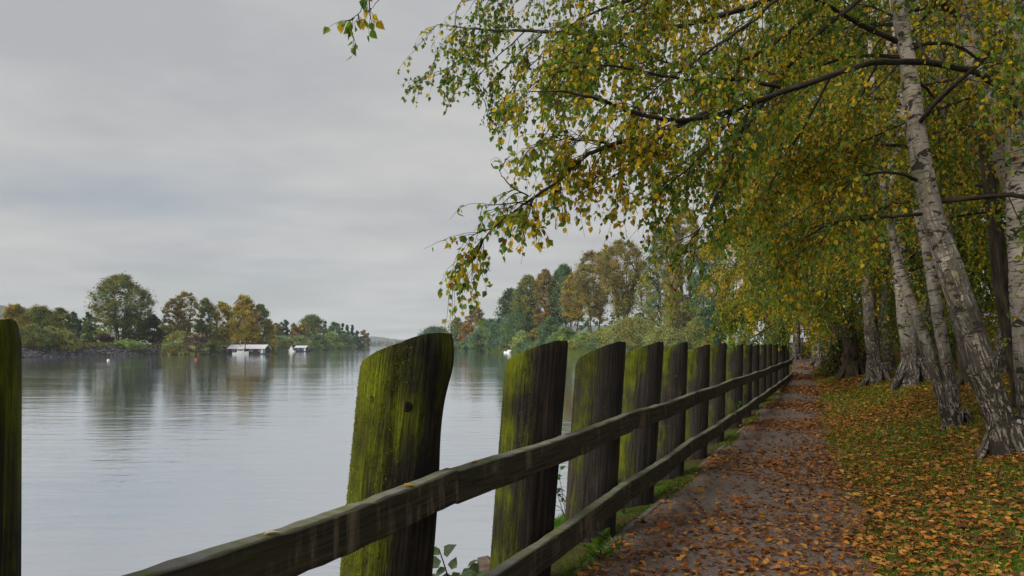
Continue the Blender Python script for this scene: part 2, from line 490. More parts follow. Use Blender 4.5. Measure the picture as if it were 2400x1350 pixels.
M = {
    'leaf': mat_leaf("birch_leaf", 0.50, 1.15), 'far_leaf': mat_leaf("far_leaf", 0.3), 'litter': mat_leaf("fallen_leaf_skin", 0.1),
    'grass': mat_leaf("grass_blade", 0.3),
    'birch': mat_bark_white("birch_bark"), 'birch_old': mat_bark_white("old_birch_bark", (0.31, 0.265, 0.215), 4.0),
    'limb': mat_bark_dark("dark_limb_bark"), 'far_bark': mat_bark_dark("far_bark", (0.03, 0.026, 0.02), (0.11, 0.095, 0.075)),
    'old_bark': mat_bark_dark("old_trunk_bark", (0.015, 0.012, 0.009), (0.10, 0.075, 0.05)),
    'post': mat_post("weathered_piling"), 'rail': mat_rail("weathered_rail"),
    'asphalt': mat_asphalt(), 'ground': mat_ground(), 'water': mat_water(),
    'concrete': mat_plain("concrete_edging", (0.14, 0.13, 0.115), 0.85, 0.2, 0.35, 9.0, 0.4),
    'rock': mat_plain("riprap_stone", (0.085, 0.08, 0.085), 0.8, 0.3, 0.6, 0.9, 0.5),
    'brown_rock': mat_plain("brown_stone", (0.12, 0.085, 0.06), 0.8, 0.3, 0.5, 9.0, 0.6),
    'roof_metal': mat_plain("pale_metal_roof", (0.66, 0.66, 0.70), 0.45, 0.4, 0.12, 1.5),
    'dark_wall': mat_plain("dark_brown_siding", (0.055, 0.04, 0.035), 0.8, 0.2, 0.4, 2.0),
    'blue_wall': mat_plain("blue_grey_siding", (0.04, 0.07, 0.12), 0.8, 0.2, 0.3, 2.0),
    'white': mat_plain("white_paint", (0.74, 0.74, 0.75), 0.45, 0.4, 0.08, 3.0),
    'glass': mat_plain("dark_window_glass", (0.02, 0.025, 0.03), 0.08, 0.6, 0.1, 2.0),
    'float': mat_plain("float_timber", (0.05, 0.042, 0.036), 0.85, 0.2, 0.4, 3.0),
    'pile_wood': mat_plain("piling_timber", (0.12, 0.09, 0.065), 0.85, 0.2, 0.4, 4.0),
    'yellow': mat_plain("ochre_paint", (0.38, 0.22, 0.04), 0.7, 0.3, 0.2, 4.0),
    'teal': mat_plain("teal_tarp", (0.04, 0.26, 0.24), 0.6, 0.3, 0.2, 3.0),
    'red': mat_plain("red_paint", (0.55, 0.06, 0.04), 0.4, 0.4, 0.15, 4.0),
    'car_dark': mat_plain("dark_car_paint", (0.03, 0.032, 0.04), 0.25, 0.5, 0.05, 2.0),
    'car_silver': mat_plain("silver_car_paint", (0.45, 0.46, 0.48), 0.3, 0.5, 0.05, 2.0),
    'car_white': mat_plain("white_car_paint", (0.75, 0.76, 0.78), 0.3, 0.5, 0.05, 2.0),
    'car_red': mat_plain("dull_red_car_paint", (0.22, 0.05, 0.06), 0.35, 0.5, 0.05, 2.0),
    'tyre': mat_plain("tyre_rubber", (0.015, 0.015, 0.016), 0.85, 0.2, 0.1, 5.0),
    'lavender': mat_plain("pale_lavender_wall", (0.46, 0.43, 0.55), 0.8, 0.2, 0.1, 0.8),
    'dark_metal': mat_plain("dark_guard_rail", (0.02, 0.02, 0.022), 0.6, 0.3, 0.2, 4.0),
    'hill': mat_plain("wooded_hill", (0.045, 0.06, 0.045), 0.95, 0.05, 0.45, 0.01),
    'knot': mat_plain("dark_knot", (0.016, 0.013, 0.010), 0.9, 0.1, 0.5, 30.0, 0.6),
}

# ------------------------------------------------------------------ terrain
WATER_Z = -1.95
def xf(y):      # line of the fence, continued as the near bank's edge
    return np.interp(y, [-60, 25, 40, 70, 110, 150, 190, 224, 295, 400, 600, 800, 1200, 2000, 2400],
                     [-30.8, 10.0, 16, 27, 38, 43, 39, 20.5, 0.5, -33.5, -73, -103, -160, -200, -200])
def path_left(y):
    return np.interp(y, [-60, 24.5, 28, 35, 42, 60], [-30.55, 10.02, 11.5, 14.4, 17.5, 26])
def path_right(y):
    return np.interp(y, [-10, 0, 4.6, 8, 12.3, 17, 22, 28, 35, 42, 60], [-4.5, 0.15, 2.45, 3.95, 5.7, 7.8, 9.95, 12.7, 16.0, 19.3, 28])
def zy(y):
    return np.interp(y, [-60, 11, 14, 18, 23, 30, 40, 60, 110, 180, 400], [0, 0, 0.04, 0.16, 0.36, 0.70, 1.08, 1.25, 1.2, 0.6, 0.3])
def xl(y):
    return np.interp(y, [-200, 0, 100, 187, 233, 255, 300, 350, 500, 800, 840, 900, 2400],
                     [-190, -165, -147, -133, -122, -110, -110, -112, -130, -168, -210, -900, -1500])
def ground(x, y):
    x = np.asarray(x, float); y = np.asarray(y, float)
    s = x - xf(y)
    near = zy(y) + np.interp(s, [-9, -2.6, -1.05, -0.75, -0.15, 0.1], [-6.5, -2.6, -0.42, -0.24, -0.03, 0.0])
    t = x - path_right(y)
    rise = np.interp(t, [0, 0.4, 2.6, 7], [0, 0.06, 0.72, 0.98]) * np.interp(y, [30, 60], [1, 0.2])
    wob = 0.03 * np.sin(x * 1.3 + y * 0.7) * np.sin(y * 0.9 - x * 0.4) * np.interp(t, [0.2, 1.5], [0, 1])
    near = near + rise + wob
    s2 = xl(y) - x
    left = np.interp(s2, [-12, 0, 7, 15, 400, 3000], [-6, WATER_Z - 0.1, 1.0, 1.4, 2.0, 12])
    far = np.interp(y, [2150, 2230, 2400, 5000], [-6, -1.8, 1.0, 10])
    return np.maximum(np.maximum(near, left), far)

def hit(u, v, d0=2.0, d1=90.0):
    """where the sight line through a pixel meets the ground"""
    d = np.arange(d0, d1, 0.02)
    x = (u - HX) / F * d; z = EYE - (v - HV) / F * d
    k = np.argmax(z <= ground(x, d))
    return np.array([x[k], d[k], float(ground(x[k], d[k]))])

def on_ground(u, d, sink=0.0):
    x = (u - HX) / F * d
    return np.array([x, d, float(ground(x, d)) - sink])

gx = np.concatenate([np.linspace(-6000, -400, 9)[:-1], np.linspace(-400, -4, 84)[:-1], np.arange(-4, 24, 0.25), np.linspace(24, 80, 24)[:-1], np.geomspace(80, 6000, 14)])
gy = np.concatenate([np.linspace(-60, -6, 12)[:-1], np.arange(-6, 46, 0.3), np.linspace(46, 100, 22)[:-1], np.linspace(100, 460, 76)[:-1], np.linspace(460, 1000, 28)[:-1], np.geomspace(1000, 7000, 26)])
X, Y = np.meshgrid(gx, gy)
Z = ground(X, Y)
s_ = X - xf(Y)
soil = np.where(s_ < -0.9, 0.0, np.where(X > path_right(Y) - 0.3, 0.42, 0.5))
soil = np.where(Z < WATER_Z + 0.7, 1.0, soil)
soil = np.where(Y > 46, np.where((Z < WATER_Z + 0.8) | ((np.abs(s_) < 5) & (Y > 120)), 0.45, 0.1), soil)
mb = MB()
nx, ny = len(gx), len(gy)
i, j = np.meshgrid(np.arange(ny - 1), np.arange(nx - 1), indexing='ij')
q = np.stack([i * nx + j, i * nx + j + 1, (i + 1) * nx + j + 1, (i + 1) * nx + j], -1).reshape(-1, 4)
mb.add(np.stack([X, Y, Z], -1).reshape(-1, 3), q, None, np.stack([soil, soil * 0, soil * 0], -1).reshape(-1, 3))
tag(mb.build("ground", M['ground'], smooth=True), kind="structure")

mb = MB()
mb.add([(-6000, -60, WATER_Z), (6000, -60, WATER_Z), (6000, 7000, WATER_Z), (-6000, 7000, WATER_Z)], [(0, 1, 2, 3)])
tag(mb.build("river", M['water']), kind="structure")

# path: a sheet 6 mm above the turf
mb = MB()
ys = np.arange(-6, 58, 0.3); k = 15
yy = np.repeat(ys[:, None], k, 1)
tt = np.linspace(0, 1, k)[None]
wig = 0.10 * np.sin(ys * 2.1) + 0.07 * np.sin(ys * 5.3 + 1)
lft = path_left(ys); rgt = path_right(ys) + wig
xx = lft[:, None] * (1 - tt) + rgt[:, None] * tt
zz = ground(xx, yy) + 0.008 + 0.02 * np.sin(np.pi * tt)
i, j = np.meshgrid(np.arange(len(ys) - 1), np.arange(k - 1), indexing='ij')
q = np.stack([i * k + j, i * k + j + 1, (i + 1) * k + j + 1, (i + 1) * k + j], -1).reshape(-1, 4)
mb.add(np.stack([xx, yy, zz], -1).reshape(-1, 3), q)
tag(mb.build("path", M['asphalt'], smooth=True), kind="structure")

# thin concrete edging between path and pilings
mb = MB()
ys = np.arange(-4, 24.6, 0.4)
prof = [(-0.045, -0.05), (-0.045, 0.018), (0.0, 0.018), (0.008, -0.05)]
vs = []
for y in ys:
    x0 = path_left(y); g = float(ground(x0, y))
    for a, b in prof: vs.append((x0 + a + 0.006 * math.sin(y * 3.1), y - a * 0.4, g + b))
n4 = 4
q = [(r * 4 + c, r * 4 + (c + 1) % 4, (r + 1) * 4 + (c + 1) % 4, (r + 1) * 4 + c) for r in range(len(ys) - 1) for c in range(4)]
mb.add(vs, q)
tag(mb.build("path_edging", M['concrete']), kind="structure")

# ------------------------------------------------------------------ far hills
def ridge(name, pts, d, depth, seed):
    g = np.random.default_rng(seed)
    us = np.linspace(pts[0][0], pts[-1][0], 120)
    vt = np.interp(us, [p[0] for p in pts], [p[1] for p in pts])
    vt = vt + g.normal(0, 0.35, 120)
    rows = []
    for f_, hf in ((0.0, 0.0), (0.35, 0.55), (0.7, 0.9), (1.0, 1.0), (1.6, 0.6), (2.4, 0.0)):
        y = d + (f_ - 1) * depth + g.normal(0, depth * 0.03, 120)
        x = (us - HX) / F * d
        z = (EYE + (HV - vt) / F * d + 6) * hf - 4 + g.normal(0, 1.0, 120) * hf
        rows.append(np.stack([x, y, z], -1))
    v = np.array(rows); m, n = v.shape[:2]
    i, j = np.meshgrid(np.arange(m - 1), np.arange(n - 1), indexing='ij')
    q = np.stack([i * n + j, i * n + j + 1, (i + 1) * n + j + 1, (i + 1) * n + j], -1).reshape(-1, 4)
    mb = MB(); mb.add(v.reshape(-1, 3), q)
    tag(mb.build(name, M['hill'], smooth=True), kind="structure")
ridge("hill", [(-700, 700), (-200, 706), (0, 716), (60, 724), (120, 745), (200, 768), (300, 800), (360, 812)], 3000, 500, 1)
ridge("hill", [(700, 806), (780, 796), (850, 788), (890, 790), (940, 798), (985, 792), (1030, 782), (1100, 772), (1250, 760), (1500, 765), (1700, 780)], 5200, 700, 2)

# ------------------------------------------------------------------ the piling fence
T_F = np.array([0.433, 0.902, 0.0])        # along the fence
N_W = np.array([-0.902, 0.433, 0.0])       # towards the river
def fence_x(y): return -1.98 + 0.48 * y
fence = empty("timber_fence", (fence_x(6.0), 6.0, 0.0), "weathered fence of mossy slant-cut timber pilings with two plank rails beside the path", "fence")
# y, radius, top z, lean, moss, grey, lichen, knots
posts = [
    (1.44, 0.205, 1.625, 0.020, 0.80, 0.0, 0.0),
    (3.05, 0.203, 1.600, 0.088, 1.02, 0.0, 0.0),
    (4.37, 0.190, 1.575, 0.068, 0.68, 0.1, 0.1),
    (5.58, 0.196, 1.575, 0.062, 0.58, 0.25, 0.1),
    (6.77, 0.190, 1.580, 0.066, 0.76, 0.35, 0.2),
    (8.06, 0.165, 1.582, 0.045, 0.56, 0.2, 1.0),
    (9.43, 0.165, 1.555, 0.032, 0.66, 0.3, 0.1),
    (10.9, 0.150, 1.580, 0.025, 0.58, 0.4, 0.3),
    (12.7, 0.165, 1.560, 0.020, 0.60, 0.3, 0.3),
    (14.2, 0.150, 1.565, 0.020, 0.78, 0.2, 0.2),
    (15.5, 0.150, 1.565, 0.015, 0.60, 0.2, 0.2),
    (16.9, 0.150, 1.570, 0.015, 0.78, 0.2, 0.1),
    (18.4, 0.150, 1.575, 0.010, 0.58, 0.2, 0.1),
    (20.0, 0.150, 1.570, 0.010, 0.72, 0.2, 0.1),
    (22.6, 0.165, 2.160, 0.010, 0.45, 0.3, 0.1),
    (24.3, 0.170, 2.020, 0.006, 0.35, 0.1, 0.1),
]
SIDE = np.array([-0.97, -0.24, 0.0])
for k, (y, r, zt, lean, moss, grey, lich) in enumerate(posts):
    g = np.random.default_rng(100 + k)
    n = 84 if k < 5 else (48 if k < 10 else 28)
    m = 64 if k < 5 else (36 if k < 10 else 20)
    x = fence_x(y)
    zb = float(ground(x, y)) - 0.75
    th = np.linspace(0, 2 * np.pi, n + 1)
    t = np.linspace(0, 1, m)[:, None]
    cx, sy = np.cos(th)[None], np.sin(th)[None]
    rr = r * (1.0 + 0.03 * (1 - t)) * np.ones((1, n + 1))
    zrel = t * (zt - zb)
    # bumps and vertical checks (drying cracks)
    for _ in range(5):
        kk = g.integers(1, 5); rr = rr * (1 + g.uniform(0.008, 0.022) * np.sin(kk * th[None] + g.uniform(0, 6.28) + g.uniform(0.4, 2.2) * zrel))
    for _ in range(26 if k < 6 else 12):
        a0 = g.uniform(0, 2 * np.pi); wd = g.uniform(0.03, 0.07); z0 = g.uniform(-0.3, 1.0) * (zt - zb); ln = g.uniform(0.3, 1.2)
        da = (th[None] - a0 - 0.05 * np.sin(zrel * 2.0 + a0) + np.pi) % (2 * np.pi) - np.pi
        rr = rr - r * g.uniform(0.02, 0.065) * np.exp(-(da / wd) ** 2) * np.exp(-((zrel - z0) / ln) ** 4)
    if k == 1:       # the bulge and hollow on the landward edge of the big post
        da = (th[None] - 0.1 + np.pi) % (2 * np.pi) - np.pi
        rr = rr + 0.020 * np.exp(-(da / 0.7) ** 2) * np.exp(-((zrel - (zt - zb) + 0.13) / 0.11) ** 2)
        rr = rr - 0.012 * np.exp(-(da / 0.7) ** 2) * np.exp(-((zrel - (zt - zb) + 0.42) / 0.2) ** 2)
    px_ = rr * cx; py_ = rr * sy
    dw = px_ * N_W[0] + py_ * N_W[1]
    slope = 0.40 if k < 14 else 0.55
    top = zt - slope * np.clip(dw + r * 0.88, 0, None) - 0.16 * np.clip(dw - r * 0.72, 0, None) / r * 0.6
    top = top + 0.0012 * np.sin(th * 9 + k)[None]
    if k == 0: top = top - 0.05 * np.clip(px_ / r - 0.45, 0, 1) ** 1.6
    # shrink the last row to a worn arris
    z = zb + zrel / (zt - zb) * (top - zb)
    edge = np.clip((zrel - (zt - zb) + 0.035) / 0.035, 0, 1) ** 2
    px_ = px_ * (1 - 0.03 * edge); py_ = py_ * (1 - 0.03 * edge)
    wx = x + px_ + lean * (z - 1.0); wy = y + py_
    v = np.stack([wx, wy, z], -1)
    side = np.clip((np.cos(th) * SIDE[0] + np.sin(th) * SIDE[1]) * 0.95 + 0.12, 0, 1)
    if k == 0: side = side * 0 + 0.62
    hf = np.clip((z - 0.0) / 1.6, 0, 1)
    topm = np.clip(1 - (top - z) / 0.32, 0, 1) * (0.35 + 0.65 * side[None])
    col = np.stack([np.broadcast_to(side[None], z.shape), hf, topm], -1)
    Lr = np.broadcast_to(z, z.shape)
    tc = np.stack([np.broadcast_to(th[None] * r + k * 7.3, z.shape), Lr + k * 3.1, z * 0], -1)
    i, j = np.meshgrid(np.arange(m - 1), np.arange(n), indexing='ij')
    q = np.stack([i * (n + 1) + j, i * (n + 1) + j + 1, (i + 1) * (n + 1) + j + 1, (i + 1) * (n + 1) + j], -1).reshape(-1, 4)
    mb = MB()
    mb.add(v.reshape(-1, 3), q, None, col.reshape(-1, 3), tc.reshape(-1, 3))
    # end grain cap: two rings and a centre
    rim = v[-1]
    cen = rim[:-1].mean(0)
    mid = cen + (rim - cen) * 0.55 + np.array([0, 0, -0.006])
    cap = np.vstack([rim, mid, cen[None] + [[0, 0, -0.012]]])
    cq = [(j, j + 1, n + 1 + j + 1, n + 1 + j) for j in range(n)]
    ct = [(n + 1 + j, n + 1 + j + 1, 2 * (n + 1)) for j in range(n)]
    mb.add(cap, cq, ct, (0.9, 1.0, 1.0), np.stack([cap[:, 0] * 1.0, cap[:, 1] * 0.3, cap[:, 2] * 0], -1))
    o = mb.build("post", M['post'], fence, smooth=True)
    o["moss"] = float(moss); o["grey"] = float(grey); o["lichen"] = float(lich)
    if k == 1: o["label"] = "stout post thick with yellow-green moss"
    if 1 <= k <= 6:
        nm = int((26000, 0, 11000, 9000, 10000, 4000, 7000)[k if k > 1 else 0])
        ta = g.uniform(0, 2 * np.pi, nm); tz = g.uniform(0.05, 1, nm)
        jj = np.minimum((ta / (2 * np.pi) * n).astype(int), n - 1); ii = np.minimum((tz * (m - 1)).astype(int), m - 2)
        fr = (tz * (m - 1) - ii)[:, None]
        pp = v[ii, jj] * (1 - fr) + v[ii + 1, jj] * fr
        sd = side[jj] * 1.05 + 0.55 * topm[ii, jj] + 0.30 * fnoise(np.stack([ta * 5, tz * 3.0, ta * 0 + k], -1)) + 0.22 * fnoise(np.stack([ta * 16, tz * 9.0, ta * 0 + k], -1)) + (moss - 0.8) * 0.8
        kp = sd > 0.72
        pp, ta2 = pp[kp], ta[kp]
        od = np.stack([np.cos(ta2), np.sin(ta2), 0 * ta2], -1)
        mt = MB()
        cm = np.array([[0.20, 0.22, 0.006]]) * g.uniform(.4, 1.5, (len(pp), 1)) + np.array([[.02, 0, 0]]) * g.random((len(pp), 1))
        add_leaves(mt, pp - od * .002, od * .45 + g.normal(0, .45, (len(pp), 3)) + [0, 0, .2], g.uniform(.004, .009, len(pp)), cm, True)
        tag(mt.build("moss", M['grass'], o), kind="stuff")
    # knots: shallow dark whorls on the near posts
    kn = {1: [(872, 938, 0.010, 0.022), (956, 950, 0.014, 0.018)], 2: [(1226, 975, 0.014, 0.02), (1232, 866, 0.008, 0.01)], 4: [(1474, 950, 0.014, 0.02), (1480, 1025, 0.020, 0.025)]}.get(k, [])
    for (u, vv_, ra, rb) in kn:
        zk = EYE - (vv_ - HV) / F * (y - r * 0.7)
        # angle on the camera side whose outline falls at that column
        best = min(np.linspace(np.pi, 2 * np.pi, 181), key=lambda a: abs((x + lean * (zk - 1.0) + r * math.cos(a)) / (y + r * math.sin(a)) * F + HX - u))
        c0 = np.array([x + lean * (zk - 1.0) + r * 0.985 * math.cos(best), y + r * 0.985 * math.sin(best), zk])
        out = np.array([math.cos(best), math.sin(best), 0.0]); tang = np.array([-math.sin(best), math.cos(best), 0.0])
        kb = MB()
        rings = [(1.35, -0.004), (1.0, 0.004), (0.75, 0.006), (0.5, 0.003), (0.25, 0.005)]
        vs = []
        for (f_, h_) in rings:
            for a in np.arange(14) / 14 * 2 * np.pi:
                w_ = 1 + 0.12 * math.sin(3 * a + k)
                vs.append(c0 + tang * ra * f_ * w_ * math.cos(a) + np.array([0, 0, 1.0]) * rb * f_ * w_ * math.sin(a) + out * h_)
        vs.append(c0 + out * 0.004)
        qq = [(a * 14 + b, a * 14 + (b + 1) % 14, (a + 1) * 14 + (b + 1) % 14, (a + 1) * 14 + b) for a in range(4) for b in range(14)]
        tt_ = [(56 + b, 56 + (b + 1) % 14, 70) for b in range(14)]
        kb.add(vs, qq, tt_)
        kb.build("knot", M['knot'], o, smooth=True)

def rail_board(y0, y1, ztop0, ztop1, h, th_, seed, off0=0.0, off1=0.0):
    g = np.random.default_rng(seed)
    m = 26
    t = np.linspace(0, 1, m)
    ys = y0 + (y1 - y0) * t
    zt = ztop0 + (ztop1 - ztop0) * t - 0.018 * np.sin(np.pi * t)
    off = 0.212 + off0 + (off1 - off0) * t
    # chamfered, slightly ragged section
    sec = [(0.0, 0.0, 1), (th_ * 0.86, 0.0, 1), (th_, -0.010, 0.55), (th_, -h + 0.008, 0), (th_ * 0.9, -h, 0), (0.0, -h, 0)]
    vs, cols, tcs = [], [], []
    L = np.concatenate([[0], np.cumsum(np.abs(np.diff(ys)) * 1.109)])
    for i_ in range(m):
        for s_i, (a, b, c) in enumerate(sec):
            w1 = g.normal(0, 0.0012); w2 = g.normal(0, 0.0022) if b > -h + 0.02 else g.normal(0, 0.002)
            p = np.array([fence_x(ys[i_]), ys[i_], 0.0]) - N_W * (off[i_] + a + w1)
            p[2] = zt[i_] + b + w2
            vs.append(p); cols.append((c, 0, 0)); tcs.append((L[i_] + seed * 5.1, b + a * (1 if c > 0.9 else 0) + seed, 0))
    ns = len(sec)
    q = [(r * ns + c, r * ns + (c + 1) % ns, (r + 1) * ns + (c + 1) % ns, (r + 1) * ns + c) for r in range(m - 1) for c in range(ns)]
    t2 = [(0, a, a + 1) for a in range(1, ns - 1)] + [((m - 1) * ns, (m - 1) * ns + a + 1, (m - 1) * ns + a) for a in range(1, ns - 1)]
    mb = MB(); mb.add(vs, q, t2, cols, tcs)
    return mb.build("rail", M['rail'], fence)
jt = [-0.9, 1.62, 3.12, 5.66, 8.10, 10.95, 14.25, 16.95, 20.05, 22.75, 24.5]
zt_ = [0.985, 0.992, 1.003, 1.000, 0.998, 1.004, 1.000, 1.01, 1.02, 1.03, 1.05]
zl_ = [0.40, 0.40, 0.43, 0.455, 0.46, 0.455, 0.46, 0.48, 0.50, 0.53, 0.56]
for a in range(len(jt) - 1):
    rail_board(jt[a] + 0.004, jt[a + 1] - 0.004, zt_[a] + (0.004 if a % 2 else -0.004), zt_[a + 1] + (0.003 if a % 3 else -0.006), 0.150, 0.062, a, 0.0, 0.004 * (a % 3))
    if jt[a + 1] > 2.5:
        rail_board(jt[a] + 0.004, jt[a + 1] - 0.004, zl_[a] - 0.003, zl_[a + 1] + 0.004 * (a % 2), 0.155, 0.062, a + 40, 0.004 * (a % 2), 0.0)

for k in range(1, 7):
    y, r = posts[k][0], posts[k][1]
    for zz_, dy in ((0.955, -.03), (0.895, .04), (0.405, -.02), (0.345, .03)):
        if k == 1 and zz_ < .5: continue
        c = np.array([fence_x(y + dy), y + dy, zz_]) - N_W * 0.280
        mb = MB(); tube(mb, np.array([c + N_W * .02, c, c - N_W * .003]), [.012, .012, .008], 7)
        mb.build("bolt", M['dark_metal'], fence)
# leaves lying on the top rail
LEAF_COLS = [(0.34, 0.20, 0.03), (0.42, 0.26, 0.05), (0.24, 0.10, 0.025), (0.30, 0.14, 0.03), (0.17, 0.075, 0.02), (0.40, 0.20, 0.02)]
for (u, v_, d, c, lab) in ((625, 1238, 2.13, (0.60, 0.42, 0.22), "pale dry leaf curled on the top rail before the stout mossy post"),
                      (985, 1131, 2.78, (0.42, 0.25, 0.03), "yellow leaf lying on the top rail against the stout mossy post"),
                      (1068, 1100, 3.25, (0.40, 0.15, 0.03), "orange leaf lying on the top rail just past the plank joint")):
    mb = MB()
    p = P(u, v_, d)
    x = fence_x(d); q0 = np.array([x, d, 0]) - N_W * 0.245
    q0[2] = {2.13: 0.986, 2.78: 0.995, 3.25: 1.000}[d] + 0.002
    for s_i in range(1):
        add_leaves(mb, q0[None], np.array([[0.8, 0.5, 0.04]]), 0.05, np.array([c]), nrm_bias=np.array([[0, -0.2, 2.0]]))
    tag(mb.build("fallen_leaf", M['litter'], base=q0), lab, "leaf")

# ------------------------------------------------------------------ birches
GREENS = np.array([(0.110, 0.185, 0.014), (0.150, 0.230, 0.018), (0.072, 0.140, 0.024), (0.200, 0.250, 0.020)])
YELLOWS = np.array([(0.46, 0.315, 0.014), (0.54, 0.345, 0.012), (0.36, 0.27, 0.018), (0.60, 0.42, 0.022)])
BROWNS = np.array([(0.20, 0.085, 0.02), (0.13, 0.055, 0.02)])
def leaf_colors(pos, yellow, scale=0.9):
    N = len(pos)
    w = yellow + 0.30 * fnoise(pos, scale) + 0.16 * fnoise(pos + 11, scale * 4)
    isy = rng.random(N) < np.clip(w, 0.03, 0.97)
    c = np.where(isy[:, None], YELLOWS[rng.integers(0, 4, N)], GREENS[rng.integers(0, 4, N)])
    br = rng.random(N) < 0.03
    c = np.where(br[:, None], BROWNS[rng.integers(0, 2, N)], c)
    return c * rng.uniform(0.7, 1.3, (N, 1))

DOWN = np.array([0, 0, -1.0])
def paths(starts, dirs, lens, droop, m=5, wob=0.15):
    N = len(starts)
    pts = np.zeros((N, m, 3)); pts[:, 0] = starts
    d = nrm(dirs)
    dr = np.broadcast_to(np.asarray(droop, float), (N,))[:, None]
    for k in range(1, m):
        d = nrm(d + DOWN * dr * (1.0 / (m - 1)) + rng.normal(0, wob, (N, 3)))
        pts[:, k] = pts[:, k - 1] + d * (np.asarray(lens) / (m - 1))[:, None]
    return pts
def sample_on(pts, per, tmin, tmax):
    N, m, _ = pts.shape
    t = rng.uniform(tmin, tmax, (N, per))
    f = t * (m - 1); i = np.minimum(f.astype(int), m - 2); w = (f - i)[..., None]
    I = np.arange(N)[:, None]
    a, b = pts[I, i], pts[I, i + 1]
    return (a * (1 - w) + b * w).reshape(-1, 3), nrm((b - a).reshape(-1, 3)), t.reshape(-1)

def sprays(wood, limb, out, sub_gap=0.22, sub_len=(0.5, 1.2), s0=0.15, twigs=7, twig_len=(0.25, 0.55), leaves=8, leaf=0.055,
           droop=0.9, twig_r=0.0022, side_bias=None, sides=3):
    """secondary branches, hanging twigs and leaf sites along one limb; out gets (pos, dir, size)"""
    p = np.asarray(limb, float)
    seg = np.linalg.norm(np.diff(p, axis=0), axis=1); L = np.concatenate([[0], np.cumsum(seg)])
    ns = max(2, int(L[-1] * (1 - s0) / sub_gap))
    s = np.sort(rng.uniform(s0 * L[-1], L[-1], ns)); s[-1] = L[-1]
    st = np.stack([np.interp(s, L, p[:, c]) for c in range(3)], -1)
    e = 0.05
    tn = nrm(np.stack([np.interp(np.minimum(s + e, L[-1]), L, p[:, c]) - np.interp(np.maximum(s - e, 0), L, p[:, c]) for c in range(3)], -1))
    r = rng.normal(size=(ns, 3)); r[:, 2] *= 0.55
    perp = nrm(r - tn * np.sum(r * tn, 1, keepdims=True))
    d = nrm(tn * 0.9 + perp * rng.uniform(0.4, 1.1, (ns, 1)) + (0 if side_bias is None else side_bias))
    ln = rng.uniform(*sub_len, ns) * np.interp(s / L[-1], [0, 1], [1.15, 0.65])
    sp = paths(st, d, ln, droop * 0.8, 6, 0.13)
    tubes_batch(wood, sp, np.full(ns, twig_r * 2.6), np.full(ns, twig_r), sides)
    ts, tt, tp = sample_on(sp, twigs, 0.12, 1.0)
    n2 = len(ts)
    r = rng.normal(size=(n2, 3)); perp = nrm(r - tt * np.sum(r * tt, 1, keepdims=True))
    d2 = nrm(tt * 0.8 + perp * 0.75)
    tl = rng.uniform(*twig_len, n2)
    tw = paths(ts, d2, tl, droop * 1.7, 5, 0.16)
    tubes_batch(wood, tw, np.full(n2, twig_r), np.full(n2, twig_r * 0.45), 3)
    lp, lt, _ = sample_on(tw, leaves, 0.12, 1.0)
    n3 = len(lp)
    ld = nrm(lt * 0.35 + rng.normal(0, 0.55, (n3, 3)) + DOWN * 0.75)
    lp = lp + ld * 0.012
    out.append((lp, ld, leaf * rng.uniform(0.65, 1.25, n3)))

LEAF_MESHES = []
def leaf_variants():
    for k in range(14):
        mb = MB()
        c = (YELLOWS[k % 4] if k < 6 else GREENS[k % 4]) * rng.uniform(0.8, 1.2)
        if k == 13: c = BROWNS[0]
        T = LEAF6.copy(); T[:, 2] *= rng.uniform(0.4, 1.6); T[3, 0] = rng.normal(0, 0.06)
        mb.add(T, [(0, 1, 2, 3), (0, 3, 4, 5)], None, c)
        me = mb.mesh("leaf"); me.materials.append(M['leaf']); LEAF_MESHES.append(me)
leaf_variants()

def orient(pos, d, size, g):
    d = nrm(d); r = g.normal(size=3); up = nrm(r - d * (r @ d)); s = np.cross(d, up)
    m = Matrix.Identity(4)
    for c, ax in enumerate((s, d, up)):
        for r_ in range(3): m[r_][c] = float(ax[r_] * size)
    for r_ in range(3): m[r_][3] = float(pos[r_])
    return m

def finish_crown(root, sites, yellow, simple, scale=0.9, individual=0, gain=1.0):
    pos = np.concatenate([s[0] for s in sites]); d = np.concatenate([s[1] for s in sites]); sz = np.concatenate([s[2] for s in sites])
    base = world_loc(root)
    keep = np.ones(len(pos), bool)
    if individual:
        # the leaves that show largest: those hanging nearest to the camera and inside the picture
        u = pos[:, 0] / pos[:, 1] * F + HX; v = HV - (pos[:, 2] - EYE) / pos[:, 1] * F
        inside = (u > 0) & (u < 2400) & (v > 0) & (v < 1350)
        score = np.where(inside, sz / pos[:, 1], 0)
        idx = np.argsort(-score)[:individual]
        keep[idx] = False
        g = np.random.default_rng(3)
        for k in idx:
            me = LEAF_MESHES[int(g.integers(0, 6)) if g.random() < yellow + 0.1 else int(g.integers(6, 14))]
            o = bpy.data.objects.new("leaf", me); C.objects.link(o); o.parent = root
            o.matrix_local = orient(pos[k] - base, d[k], sz[k], g)
    pos, d, sz = pos[keep], d[keep], sz[keep]
    mb = MB()
    add_leaves(mb, pos, d, sz, leaf_colors(pos, yellow, scale) * gain, simple)
    o = mb.build("foliage", M['leaf'], root)
    tag(o, kind="stuff")
    return len(pos)

def trunk_from(root, pts_uvd, widths, mat, n=18, lump=0.06, seed=1, name="trunk", k=6):
    pts = np.array([P(*p) for p in pts_uvd])
    rad = np.array([w / 2 / F * p[2] for w, p in zip(widths, pts_uvd)])
    sp = smooth_path(pts, k)
    rr = np.interp(np.linspace(0, 1, len(sp)), np.linspace(0, 1, len(rad)), rad)
    mb = MB(); tube(mb, sp, rr, n, lump=lump, seed=seed)
    o = mb.build(name, M[mat], root, smooth=True)
    return sp, rr, o

